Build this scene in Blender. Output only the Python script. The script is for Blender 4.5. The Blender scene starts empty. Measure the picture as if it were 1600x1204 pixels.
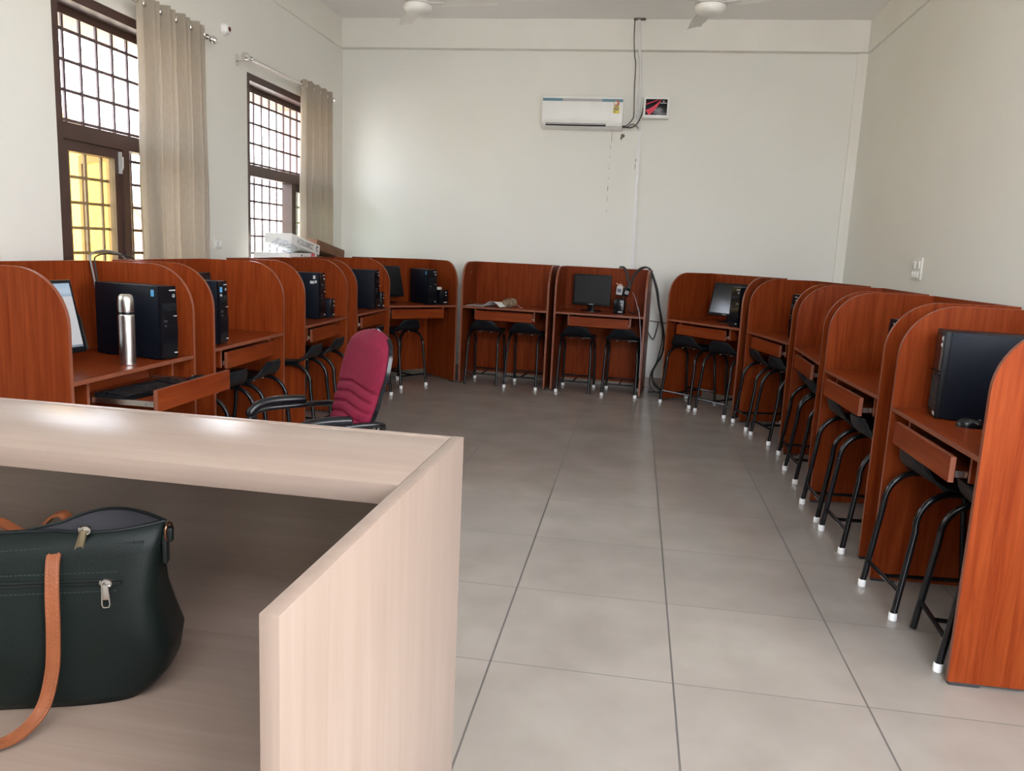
import bpy, bmesh, math, random
from mathutils import Vector, Matrix
random.seed(7)
sc = bpy.context.scene
COL = sc.collection
R = math.radians

# ------------------------------------------------------------------ materials
def nmat(name):
    m = bpy.data.materials.new(name); m.use_nodes = True
    nt = m.node_tree; b = nt.nodes['Principled BSDF']
    return m, nt, b
def lk(nt, a, b): nt.links.new(a, b)
def mat(name, col, rough=.5, metal=0., spec=.5, var=.06, scale=8., bump=0., bscale=60., coat=0.):
    m, nt, b = nmat(name)
    b.inputs['Roughness'].default_value = rough; b.inputs['Metallic'].default_value = metal
    b.inputs['Specular IOR Level'].default_value = spec
    if coat: b.inputs['Coat Weight'].default_value = coat; b.inputs['Coat Roughness'].default_value = .08
    tc = nt.nodes.new('ShaderNodeTexCoord')
    n = nt.nodes.new('ShaderNodeTexNoise'); n.inputs['Scale'].default_value = scale; n.inputs['Detail'].default_value = 4
    lk(nt, tc.outputs['Object'], n.inputs['Vector'])
    r = nt.nodes.new('ShaderNodeValToRGB')
    r.color_ramp.elements[0].position = .3; r.color_ramp.elements[1].position = .7
    r.color_ramp.elements[0].color = tuple(max(0, c*(1-var)) for c in col)+(1,)
    r.color_ramp.elements[1].color = tuple(min(1, c*(1+var)) for c in col)+(1,)
    lk(nt, n.outputs['Fac'], r.inputs['Fac']); lk(nt, r.outputs['Color'], b.inputs['Base Color'])
    if bump:
        n2 = nt.nodes.new('ShaderNodeTexNoise'); n2.inputs['Scale'].default_value = bscale; n2.inputs['Detail'].default_value = 3
        lk(nt, tc.outputs['Object'], n2.inputs['Vector'])
        bp = nt.nodes.new('ShaderNodeBump'); bp.inputs['Strength'].default_value = bump; bp.inputs['Distance'].default_value = .01
        lk(nt, n2.outputs['Fac'], bp.inputs['Height']); lk(nt, bp.outputs['Normal'], b.inputs['Normal'])
    return m
def wood(name, c0, c1, sc_, rough=.35, coarse=1., spec=.4):
    """laminate with streaks; sc_ = (x,y,z) mapping scale, the small one runs along the grain"""
    m, nt, b = nmat(name)
    b.inputs['Roughness'].default_value = rough; b.inputs['Specular IOR Level'].default_value = spec
    tc = nt.nodes.new('ShaderNodeTexCoord'); oi = nt.nodes.new('ShaderNodeObjectInfo')
    mp = nt.nodes.new('ShaderNodeMapping'); mp.inputs['Scale'].default_value = sc_
    mul = nt.nodes.new('ShaderNodeVectorMath'); mul.operation = 'SCALE'; mul.inputs[0].default_value = (13, 7, 5)
    lk(nt, oi.outputs['Random'], mul.inputs['Scale'])
    add = nt.nodes.new('ShaderNodeVectorMath'); add.operation = 'ADD'
    lk(nt, tc.outputs['Object'], mp.inputs['Vector']); lk(nt, mp.outputs['Vector'], add.inputs[0]); lk(nt, mul.outputs[0], add.inputs[1])
    n = nt.nodes.new('ShaderNodeTexNoise'); n.inputs['Scale'].default_value = 1.6*coarse; n.inputs['Detail'].default_value = 6
    n.inputs['Roughness'].default_value = .62; n.inputs['Distortion'].default_value = .5
    lk(nt, add.outputs[0], n.inputs['Vector'])
    r = nt.nodes.new('ShaderNodeValToRGB')
    r.color_ramp.elements[0].position = .32; r.color_ramp.elements[0].color = c0+(1,)
    r.color_ramp.elements[1].position = .68; r.color_ramp.elements[1].color = c1+(1,)
    lk(nt, n.outputs['Fac'], r.inputs['Fac']); lk(nt, r.outputs['Color'], b.inputs['Base Color'])
    return m
CH0, CH1 = (.138, .0185, .0034), (.225, .043, .0095)
M_panel = wood('cherry upright grain', CH0, CH1, (26, 26, 1.4), .36, spec=.09)
M_top = wood('cherry shelf grain', CH0, CH1, (1.4, 26, 26), .32, spec=.2)
M_band = mat('cherry edge band', (.22, .068, .036), .35, var=.08, scale=14)
M_foot = mat('black plastic foot', (.02, .02, .022), .5)
BE0, BE1 = (.225, .168, .135), (.270, .210, .173)
M_beech_v = wood('beech upright grain', BE0, BE1, (22, 22, 1.3), .34)
M_beech_h = wood('beech lengthwise grain', BE0, BE1, (1.3, 22, 22), .30)
M_beech_edge = wood('beech edge', (.22, .16, .122), (.27, .205, .16), (22, 22, 1.3), .4)
M_blkplastic = mat('black moulded plastic', (.008, .009, .011), .42, spec=.2, bump=.12, bscale=220)
M_blksmooth = mat('black glossy plastic', (.006, .006, .008), .2, spec=.3)
M_case = mat('black painted steel case', (.0045, .0062, .0115), .4, spec=.14, bump=.05, bscale=400)
M_tube = mat('black enamelled tube', (.007, .007, .008), .18, spec=.4)
M_cap = mat('white rubber cap', (.78, .78, .76), .5)
M_white = mat('white plastic', (.82, .82, .80), .35, var=.02)
M_offwhite = mat('off white plastic', (.72, .71, .66), .4, var=.03)
M_fan = mat('cream painted fan metal', (.76, .75, .71), .35, var=.03)
M_chrome = mat('polished chrome', (.72, .70, .68), .16, 1.)
M_steel = mat('brushed steel', (.62, .60, .58), .27, 1., bump=.04, bscale=300)
M_silver = mat('silver plastic', (.45, .45, .45), .35)
M_brownframe = mat('dark brown window paint', (.062, .032, .026), .4, var=.15)
M_grille = mat('brown grille paint', (.09, .06, .065), .5)
M_cable = mat('black cable rubber', (.02, .02, .02), .5)
M_greycable = mat('grey cable rubber', (.22, .21, .20), .5)
M_green = mat('dark green leather', (.0065, .0105, .0093), .44, spec=.18, var=.25, scale=5, bump=.07, bscale=380)
M_greenedge = mat('green leather binding', (.007, .010, .0095), .5, spec=.3)
M_stitch = mat('pale stitching', (.020, .027, .024), .7)
M_lining = mat('grey bag lining', (.022, .021, .026), .8)
M_tan = mat('tan leather', (.20, .062, .023), .45, spec=.3, var=.14, scale=20, bump=.2, bscale=300)
M_tanstitch = mat('dark tan stitching', (.22, .07, .03), .6)
M_copper = mat('copper ring', (.36, .17, .10), .3, 1.)
M_red = mat('maroon chair fabric', (.165, .0085, .030), .75, spec=.2, var=.1, scale=30, bump=.15, bscale=500)
M_paper = mat('white paper', (.80, .80, .78), .7, var=.03)
M_newsprint = mat('grey newsprint', (.33, .27, .25), .8, var=.25, scale=70)
M_crumple = mat('khaki crumpled wrap', (.20, .14, .085), .7, var=.5, scale=30, bump=.5, bscale=60)
M_card = mat('brown cardboard', (.20, .095, .050), .75, var=.12, scale=12)
M_redlabel = mat('red label', (.70, .03, .08), .5)
M_print = mat('dark grey print', (.10, .10, .13), .6)
M_blue = mat('blue sticker', (.10, .34, .62), .4)
M_sticker = mat('silver sticker', (.5, .5, .52), .35)
M_teal = mat('teal stripe', (.085, .21, .27), .4)
M_greystripe = mat('grey stripe', (.40, .39, .39), .4)
M_yellow = mat('yellow label', (.72, .62, .10), .5)
M_orange = mat('orange star label', (.55, .13, .05), .5)
M_pipe = mat('white painted conduit', (.72, .72, .72), .4, var=.04)
M_mark = mat('dark stain on paint', (.14, .12, .10), .8)
M_skirt = mat('brown skirting tile', (.30, .24, .19), .3, var=.1)
M_outwall = mat('yellow outside render', (.46, .31, .085), .8, var=.08, scale=2)
M_outbeige = mat('beige outside render', (.36, .27, .19), .8, var=.05, scale=2)
M_outpink = mat('pink outside render', (.66, .42, .38), .8, var=.05, scale=2)
M_ground = mat('outside paving', (.48, .45, .40), .9, var=.15, scale=1)

def wallmat(name, col, col2, sc_=.6):
    m, nt, b = nmat(name)
    b.inputs['Roughness'].default_value = .75; b.inputs['Specular IOR Level'].default_value = .2
    g = nt.nodes.new('ShaderNodeNewGeometry')
    n = nt.nodes.new('ShaderNodeTexNoise'); n.inputs['Scale'].default_value = sc_; n.inputs['Detail'].default_value = 5
    lk(nt, g.outputs['Position'], n.inputs['Vector'])
    r = nt.nodes.new('ShaderNodeValToRGB')
    r.color_ramp.elements[0].position = .35; r.color_ramp.elements[0].color = col+(1,)
    r.color_ramp.elements[1].position = .7; r.color_ramp.elements[1].color = col2+(1,)
    lk(nt, n.outputs['Fac'], r.inputs['Fac']); lk(nt, r.outputs['Color'], b.inputs['Base Color'])
    n2 = nt.nodes.new('ShaderNodeTexNoise'); n2.inputs['Scale'].default_value = 9; n2.inputs['Detail'].default_value = 5
    lk(nt, g.outputs['Position'], n2.inputs['Vector'])
    bp = nt.nodes.new('ShaderNodeBump'); bp.inputs['Strength'].default_value = .12; bp.inputs['Distance'].default_value = .02
    lk(nt, n2.outputs['Fac'], bp.inputs['Height']); lk(nt, bp.outputs['Normal'], b.inputs['Normal'])
    return m
M_wall = wallmat('cream wall paint', (.755, .745, .695), (.80, .795, .75))
M_ceil = wallmat('ceiling paint', (.85, .835, .82), (.87, .86, .85))
M_beam = wallmat('cream beam paint', (.765, .748, .69), (.80, .788, .735), 1.5)

def floormat():
    m, nt, b = nmat('glossy beige vitrified tiles')
    g = nt.nodes.new('ShaderNodeNewGeometry'); sx = nt.nodes.new('ShaderNodeSeparateXYZ')
    lk(nt, g.outputs['Position'], sx.inputs[0])
    def math_(op, a, bb=None, c=None):
        n = nt.nodes.new('ShaderNodeMath'); n.operation = op
        for i, v in enumerate((a, bb, c)):
            if v is None: continue
            if isinstance(v, (int, float)): n.inputs[i].default_value = v
            else: lk(nt, v, n.inputs[i])
        return n.outputs[0]
    def cell(o, off): return math_('DIVIDE', math_('SUBTRACT', o, off), .6)
    u = cell(sx.outputs['X'], .2107); v = cell(sx.outputs['Y'], 2.4256)
    def grout(c, w):
        f = math_('FRACT', c); d = math_('MINIMUM', f, math_('SUBTRACT', 1., f))
        return math_('LESS_THAN', d, w)
    gx = grout(u, .0052); gy = grout(v, .0030)
    grt = math_('MAXIMUM', gx, gy)
    cid = nt.nodes.new('ShaderNodeCombineXYZ')
    lk(nt, math_('FLOOR', u), cid.inputs[0]); lk(nt, math_('FLOOR', v), cid.inputs[1])
    wn = nt.nodes.new('ShaderNodeTexWhiteNoise'); wn.noise_dimensions = '2D'
    lk(nt, cid.outputs[0], wn.inputs['Vector'])
    n = nt.nodes.new('ShaderNodeTexNoise'); n.inputs['Scale'].default_value = 3.2; n.inputs['Detail'].default_value = 6
    lk(nt, g.outputs['Position'], n.inputs['Vector'])
    r = nt.nodes.new('ShaderNodeValToRGB')
    r.color_ramp.elements[0].position = .3; r.color_ramp.elements[0].color = (.262, .232, .205, 1)
    r.color_ramp.elements[1].position = .7; r.color_ramp.elements[1].color = (.315, .284, .256, 1)
    lk(nt, n.outputs['Fac'], r.inputs['Fac'])
    hv = nt.nodes.new('ShaderNodeHueSaturation')
    lk(nt, r.outputs['Color'], hv.inputs['Color'])
    lk(nt, math_('MULTIPLY_ADD', wn.outputs['Value'], .08, .96), hv.inputs['Value'])
    mx = nt.nodes.new('ShaderNodeMix'); mx.data_type = 'RGBA'
    lk(nt, grt, mx.inputs['Factor']); lk(nt, hv.outputs['Color'], mx.inputs['A']); mx.inputs['B'].default_value = (.10, .09, .085, 1)
    lk(nt, mx.outputs['Result'], b.inputs['Base Color'])
    rr = math_('MULTIPLY_ADD', n.outputs['Fac'], .10, .13)
    lk(nt, math_('MAXIMUM', rr, math_('MULTIPLY', grt, .7)), b.inputs['Roughness'])
    b.inputs['Specular IOR Level'].default_value = .5
    return m
M_floor = floormat()

def glassmat(name, tint, opacity, haze=(.75, .68, .5)):
    m, nt, b = nmat(name)
    out = nt.nodes['Material Output']; nt.nodes.remove(b)
    tr = nt.nodes.new('ShaderNodeBsdfTransparent'); tr.inputs[0].default_value = tint+(1,)
    gl = nt.nodes.new('ShaderNodeBsdfGlossy'); gl.inputs['Roughness'].default_value = .03
    fr0 = nt.nodes.new('ShaderNodeLayerWeight'); fp = nt.nodes.new('ShaderNodeMath'); fp.operation = 'POWER'; fp.inputs[1].default_value = 5; lk(nt, fr0.outputs['Facing'], fp.inputs[0])
    fr = nt.nodes.new('ShaderNodeMath'); fr.operation = 'MULTIPLY_ADD'; fr.inputs[1].default_value = .6; fr.inputs[2].default_value = .035; lk(nt, fp.outputs[0], fr.inputs[0])
    n = nt.nodes.new('ShaderNodeTexNoise'); n.inputs['Scale'].default_value = 6
    df = nt.nodes.new('ShaderNodeBsdfDiffuse'); df.inputs[0].default_value = haze+(1,)
    mm = nt.nodes.new('ShaderNodeMath'); mm.operation = 'MULTIPLY'; mm.inputs[1].default_value = opacity
    lk(nt, n.outputs['Fac'], mm.inputs[0])
    m1 = nt.nodes.new('ShaderNodeMixShader'); lk(nt, mm.outputs[0], m1.inputs[0]); lk(nt, tr.outputs[0], m1.inputs[1]); lk(nt, df.outputs[0], m1.inputs[2])
    m2 = nt.nodes.new('ShaderNodeMixShader'); lk(nt, fr.outputs[0], m2.inputs[0]); lk(nt, m1.outputs[0], m2.inputs[1]); lk(nt, gl.outputs[0], m2.inputs[2])
    lk(nt, m2.outputs[0], out.inputs[0])
    return m
M_amber = glassmat('amber tinted pane', (.97, .89, .66), .16)
M_pane = glassmat('pale greenish pane', (.82, .90, .84), .25)
M_film = glassmat('clear polythene film', (.93, .96, 1.), .7, (.85, .88, .92))

def clothmat():
    m, nt, b = nmat('beige curtain cloth')
    out = nt.nodes['Material Output']; nt.nodes.remove(b)
    tc = nt.nodes.new('ShaderNodeTexCoord'); mp = nt.nodes.new('ShaderNodeMapping'); mp.inputs['Scale'].default_value = (30, 30, 6)
    n = nt.nodes.new('ShaderNodeTexNoise'); n.inputs['Scale'].default_value = 4; n.inputs['Detail'].default_value = 5
    lk(nt, tc.outputs['Object'], mp.inputs[0]); lk(nt, mp.outputs[0], n.inputs['Vector'])
    r = nt.nodes.new('ShaderNodeValToRGB'); r.color_ramp.elements[0].color = (.33, .285, .235, 1); r.color_ramp.elements[1].color = (.42, .37, .31, 1)
    lk(nt, n.outputs['Fac'], r.inputs['Fac'])
    d = nt.nodes.new('ShaderNodeBsdfDiffuse'); t = nt.nodes.new('ShaderNodeBsdfTranslucent')
    lk(nt, r.outputs['Color'], d.inputs[0]); lk(nt, r.outputs['Color'], t.inputs[0])
    x = nt.nodes.new('ShaderNodeMixShader'); x.inputs[0].default_value = .24
    lk(nt, d.outputs[0], x.inputs[1]); lk(nt, t.outputs[0], x.inputs[2]); lk(nt, x.outputs[0], out.inputs[0])
    return m
M_cloth = clothmat()
def screenmat():
    m, nt, b = nmat('lit document screen')
    tc = nt.nodes.new('ShaderNodeTexCoord'); sx = nt.nodes.new('ShaderNodeSeparateXYZ'); lk(nt, tc.outputs['Object'], sx.inputs[0])
    r = nt.nodes.new('ShaderNodeValToRGB'); e = r.color_ramp.elements
    e[0].position = .0; e[0].color = (.16, .20, .25, 1); e[1].position = 1.; e[1].color = (.35, .48, .62, 1)
    for p, c in ((.055, (.20, .24, .29, 1)), (.06, (.56, .56, .57, 1)), (.80, (.60, .60, .62, 1)), (.81, (.30, .40, .52, 1)), (.87, (.50, .60, .70, 1))):
        q = e.new(p); q.color = c
    mp = nt.nodes.new('ShaderNodeMapRange'); mp.inputs['From Min'].default_value = -.14; mp.inputs['From Max'].default_value = .14
    lk(nt, sx.outputs['Z'], mp.inputs['Value']); lk(nt, mp.outputs[0], r.inputs['Fac'])
    b.inputs['Base Color'].default_value = (.02, .02, .02, 1)
    lk(nt, r.outputs['Color'], b.inputs['Emission Color']); b.inputs['Emission Strength'].default_value = .15
    b.inputs['Roughness'].default_value = .3
    return m
M_screen_on = screenmat()
M_screen = mat('dark screen glass', (.008, .009, .011), .12)
M_screen_matt = mat('dark matt screen', (.010, .010, .011), .5, spec=.25)

# ------------------------------------------------------------------ mesh helpers
def box(bm, x0, x1, y0, y1, z0, z1, mi=0, M=None):
    vs = [Vector((x, y, z)) for x in (x0, x1) for y in (y0, y1) for z in (z0, z1)]
    if M is not None: vs = [M @ v for v in vs]
    v = [bm.verts.new(p) for p in vs]
    fs = []
    for q in ((0, 1, 3, 2), (4, 6, 7, 5), (0, 4, 5, 1), (2, 3, 7, 6), (0, 2, 6, 4), (1, 5, 7, 3)):
        f = bm.faces.new([v[i] for i in q]); f.material_index = mi; fs.append(f)
    return fs
def bbox_(bm, x0, x1, y0, y1, z0, z1, r=.003, mi=0, seg=2, M=None):
    t = bmesh.new(); box(t, x0, x1, y0, y1, z0, z1, mi)
    bmesh.ops.bevel(t, geom=t.edges[:], offset=r, segments=seg, affect='EDGES', profile=.5)
    for f in t.faces: f.material_index = mi
    if M is not None: bmesh.ops.transform(t, matrix=M, verts=t.verts)
    merge(bm, t)
def merge(bm, t):
    me = bpy.data.meshes.new('tmp'); t.to_mesh(me); t.free(); bm.from_mesh(me); bpy.data.meshes.remove(me)
def smoothpts(pts, n=6):
    pts = [Vector(p) for p in pts]; out = []
    for i in range(len(pts)-1):
        p0 = pts[max(i-1, 0)]; p1 = pts[i]; p2 = pts[i+1]; p3 = pts[min(i+2, len(pts)-1)]
        for k in range(n):
            t = k/n
            out.append(.5*((2*p1)+(p2-p0)*t+(2*p0-5*p1+4*p2-p3)*t*t+(3*p1-p0-3*p2+p3)*t**3))
    out.append(pts[-1]); return out
def tube(bm, pts, r, n=10, mi=0, caps=True, closed=False):
    pts = [Vector(p) for p in pts]; N = len(pts)
    T = []
    for i in range(N):
        a = pts[i-1] if (i > 0 or closed) else pts[i]; b = pts[(i+1) % N] if (i < N-1 or closed) else pts[i]
        T.append((b-a).normalized())
    up = Vector((0, 0, 1)) if abs(T[0].z) < .9 else Vector((1, 0, 0))
    nrm = (up-T[0]*up.dot(T[0])).normalized(); rings = []
    for i in range(N):
        if i:
            q = T[i-1].rotation_difference(T[i]); nrm = q @ nrm; nrm = (nrm-T[i]*nrm.dot(T[i])).normalized()
        bi = T[i].cross(nrm); rr = r[i] if isinstance(r, (list, tuple)) else r
        rings.append([bm.verts.new(pts[i]+rr*(math.cos(2*math.pi*k/n)*nrm+math.sin(2*math.pi*k/n)*bi)) for k in range(n)])
    rng = N if closed else N-1
    for i in range(rng):
        a, b = rings[i], rings[(i+1) % N]
        for k in range(n):
            f = bm.faces.new((a[k], a[(k+1) % n], b[(k+1) % n], b[k])); f.material_index = mi
    if caps and not closed:
        bm.faces.new(rings[0][::-1]).material_index = mi; bm.faces.new(rings[-1]).material_index = mi
def lathe(bm, prof, n=28, mi=0, M=None):
    rings = []
    for r, z in prof:
        if r < 1e-6: p = [Vector((0, 0, z))]
        else: p = [Vector((r*math.cos(2*math.pi*k/n), r*math.sin(2*math.pi*k/n), z)) for k in range(n)]
        if M is not None: p = [M @ q for q in p]
        rings.append([bm.verts.new(q) for q in p])
    for a, b in zip(rings, rings[1:]):
        for k in range(n):
            k2 = (k+1) % n
            if len(a) == 1 and len(b) == 1: continue
            if len(a) == 1: f = bm.faces.new((a[0], b[k], b[k2]))
            elif len(b) == 1: f = bm.faces.new((a[k], b[0], a[k2]))
            else: f = bm.faces.new((a[k], a[k2], b[k2], b[k]))
            f.material_index = mi
def prism(bm, poly, axis, a0, a1, mi_side=0, mi_cap=0):
    """poly of (p,q); axis x: (y,z); y: (x,z); z: (x,y)"""
    def P(p, q, a): return {'x': (a, p, q), 'y': (p, a, q), 'z': (p, q, a)}[axis]
    A = [bm.verts.new(P(p, q, a0)) for p, q in poly]; B = [bm.verts.new(P(p, q, a1)) for p, q in poly]
    f = bm.faces.new(A); f.material_index = mi_cap; f = bm.faces.new(B[::-1]); f.material_index = mi_cap
    n = len(poly)
    for i in range(n):
        f = bm.faces.new((A[i], B[i], B[(i+1) % n], A[(i+1) % n])); f.material_index = mi_side
def grid(bm, fn, nu, nv, mi=0):
    V = [[bm.verts.new(fn(i/nu, j/nv)) for j in range(nv+1)] for i in range(nu+1)]
    for i in range(nu):
        for j in range(nv):
            bm.faces.new((V[i][j], V[i+1][j], V[i+1][j+1], V[i][j+1])).material_index = mi
    return V
def solidify(bm, th):
    bmesh.ops.recalc_face_normals(bm, faces=bm.faces[:])
    bmesh.ops.solidify(bm, geom=bm.faces[:], thickness=th)
def obj(name, bm, mats, parent=None, loc=(0, 0, 0), rot=(0, 0, 0), smooth=True, ang=38):
    bmesh.ops.recalc_face_normals(bm, faces=bm.faces[:])
    me = bpy.data.meshes.new(name); bm.to_mesh(me); bm.free()
    for m in (mats if isinstance(mats, (list, tuple)) else [mats]): me.materials.append(m)
    if smooth:
        me.shade_smooth(); me.set_sharp_from_angle(angle=R(ang))
    o = bpy.data.objects.new(name, me); COL.objects.link(o)
    o.parent = parent; o.location = loc; o.rotation_euler = rot
    return o
def tag(o, label, cat, group=None, kind=None):
    o['label'] = label; o['category'] = cat
    if group: o['group'] = group
    if kind: o['kind'] = kind
    return o
def thing(name, label, cat, loc=(0, 0, 0), rz=0., group=None):
    o = bpy.data.objects.new(name, None); COL.objects.link(o); o.empty_display_size = .1
    o.location = loc; o.rotation_euler = (0, 0, R(rz)); return tag(o, label, cat, group)
def copy_tree(o, parent=None):
    c = o.copy(); COL.objects.link(c); c.parent = parent
    for ch in list(o.children): copy_tree(ch, c)
    return c
def dup(root, label, loc, rz):
    c = copy_tree(root); c.location = loc; c.rotation_euler = (0, 0, R(rz)); c['label'] = label
    return c
def struct(name, bm, m, parent=None, smooth=False):
    o = obj(name, bm, m, parent, smooth=smooth)
    if parent is None: o['kind'] = 'structure'
    return o
FONT = {}
def text(name, body, size, m, parent, M):
    cu = bpy.data.curves.new('txt', 'FONT'); cu.body = body; cu.size = size; cu.align_x = 'CENTER'; cu.align_y = 'CENTER'; cu.extrude = .0004
    t = bpy.data.objects.new('txt', cu); COL.objects.link(t)
    dg = bpy.context.evaluated_depsgraph_get(); dg.update()
    me = bpy.data.meshes.new_from_object(t.evaluated_get(dg)); me.name = name
    bpy.data.objects.remove(t); bpy.data.curves.remove(cu)
    me.transform(M); me.materials.clear(); me.materials.append(m)
    o = bpy.data.objects.new(name, me); COL.objects.link(o); o.parent = parent
    return o

# ------------------------------------------------------------------ room shell
XL, XR, YB, YF, ZC = -3.16, 2.005, 8.3, -.55, 3.585
XO = XL-.23
bm = bmesh.new(); box(bm, XO, XR+.23, YF-.2, YB+.23, -.12, 0); struct('floor', bm, M_floor)
bm = bmesh.new(); box(bm, XO, XR+.23, YF-.2, YB+.23, ZC, ZC+.15); struct('ceiling', bm, M_ceil)
bm = bmesh.new(); box(bm, XL, XR, YB, YB+.23, 0, ZC); wall_back = struct('wall_back', bm, M_wall)
DX0_, DX1_, DZ = .45, 1.90, 2.12      # unseen open doorway behind the photographer, placed and sized for its daylight
FZ0, FZ1 = 2.30, 3.42
bm = bmesh.new(); box(bm, XO, DX0_, YF-.2, YF, 0, FZ0); box(bm, DX1_, XR+.23, YF-.2, YF, 0, FZ0); box(bm, DX0_, DX1_, YF-.2, YF, DZ, FZ0)
FA, FB = -.9, 1.95      # unseen high windows over the doorway, added to brighten the back wall
box(bm, XO, FA, YF-.2, YF, FZ0, ZC); box(bm, FB, XR+.23, YF-.2, YF, FZ0, ZC); box(bm, FA, FB, YF-.2, YF, FZ1, ZC); struct('wall_front', bm, M_wall)
bm = bmesh.new()
for k in range(3): xk = FA+(FB-FA-.05)*k/2; box(bm, xk, xk+.05, YF-.12, YF-.04, FZ0, FZ1)
box(bm, FA, FB, YF-.12, YF-.04, FZ0, FZ0+.05); box(bm, FA, FB, YF-.12, YF-.04, FZ1-.05, FZ1); struct('window_6', bm, M_brownframe)
bm = bmesh.new()
for a, b in ((DX0_, DX0_+.06), (DX1_-.06, DX1_)): box(bm, a, b, YF-.15, YF-.03, 0, DZ)
box(bm, DX0_+.06, DX1_-.06, YF-.15, YF-.03, DZ-.06, DZ)
struct('unseen_door_1', bm, M_brownframe)
RW = [(1.20, 2.35)]; RZ0, RZ1 = 2.05, 3.15      # unseen right wall window beside the photographer, added for extra daylight
bm = bmesh.new(); y = YF
for a, b in RW: box(bm, XR, XR+.23, y, a, 0, ZC); box(bm, XR, XR+.23, a, b, 0, .95 if a < 2 else RZ0); box(bm, XR, XR+.23, a, b, RZ1, ZC); y = b
box(bm, XR, XR+.23, y, YB+.23, 0, ZC); struct('wall_right', bm, M_wall)
RZ = RZ0
for i, (a, b) in enumerate(RW):
    RZ0 = .95 if i == 0 else RZ
    bm = bmesh.new(); w_ = .05
    for p, q in ((a, a+w_), (b-w_, b), ((a+b)/2-w_/2, (a+b)/2+w_/2)): box(bm, XR+.02, XR+.12, p, q, RZ0, RZ1)
    box(bm, XR+.02, XR+.12, a, b, RZ0, RZ0+w_); box(bm, XR+.02, XR+.12, a, b, RZ1-w_, RZ1)
    struct('window_%d' % (i+4), bm, M_brownframe)  # frame of the added right wall window
bm = bmesh.new(); box(bm, XR+.23, XR+2.1, .3, 4.6, RZ1+.02, RZ1+.12); struct('added_sunshade', bm, M_beam)  # unseen slab, added to keep direct sun out of the right wall window
WIN = [(1.87, 3.13), (4.045, 5.36), (6.21, 8.0)]
ZS, ZT = .92, 2.64
bm = bmesh.new(); y = YF
for a, b in WIN:
    box(bm, XO, XL, y, a, 0, ZC); box(bm, XO, XL, a, b, 0, ZS); box(bm, XO, XL, a, b, ZT, ZC); y = b
box(bm, XO, XL, y, YB+.23, 0, ZC)
struct('wall_left', bm, M_wall)
# beams and corner pillar
bm = bmesh.new(); bbox_(bm, XL, XR, YB-.085, YB+.02, 3.305, ZC+.02, .006); struct('trim_1', bm, M_beam)
bm = bmesh.new(); bbox_(bm, XR-.022, XR+.02, YF, YB-.085, 3.30, ZC+.02, .005); struct('trim_2', bm, M_beam)
bm = bmesh.new(); bbox_(bm, XL-.02, XL+.018, YF, YB-.085, 3.30, ZC+.02, .005); struct('trim_3', bm, M_beam)
bm = bmesh.new(); bbox_(bm, 1.915, XR+.01, YB-.03, YB+.02, 0, 3.31, .006); struct('trim_4', bm, M_beam)
bm = bmesh.new(); box(bm, XL, XR, YB-.012, YB, 0, .10); struct('baseboard_back', bm, M_skirt)
bm = bmesh.new(); box(bm, XL, XL+.012, YF, YB-.012, 0, .10); struct('baseboard_left', bm, M_skirt)
bm = bmesh.new(); box(bm, XR-.012, XR, YF, YB-.012, 0, .10); struct('baseboard_right', bm, M_skirt)
# marks that stain the back wall below the air conditioner
bm = bmesh.new()
def mark(x, z, w, h): box(bm, x-w/2, x+w/2, YB-.0015, YB, z-h/2, z+h/2)
z = 2.55
while z > 1.75:
    h = random.uniform(.008, .05) if z < 2.45 else .10
    mark(-.337-.012*(2.58-z)/.25 if z > 2.33 else -.347+.004*(2.33-z), z-h/2, random.uniform(.003, .006), h); z -= h+random.uniform(.02, .10)
for q in ((-.085, 2.28, .006, .03), (-.088, 2.22, .005, .05)): mark(*q)
obj('paint_crack', bm, M_mark, wall_back, smooth=False)
bm = bmesh.new(); M = Matrix.Translation((-.231, YB, 2.512)) @ Matrix.Rotation(R(90), 4, 'X')
lathe(bm, [(0, .004), (.012, .004), (.018, .0015), (.02, 0)], 16, M=M); box(bm, -.252, -.235, YB-.003, YB, 2.475, 2.50)
obj('plugged_hole', bm, M_mark, wall_back)

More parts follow.
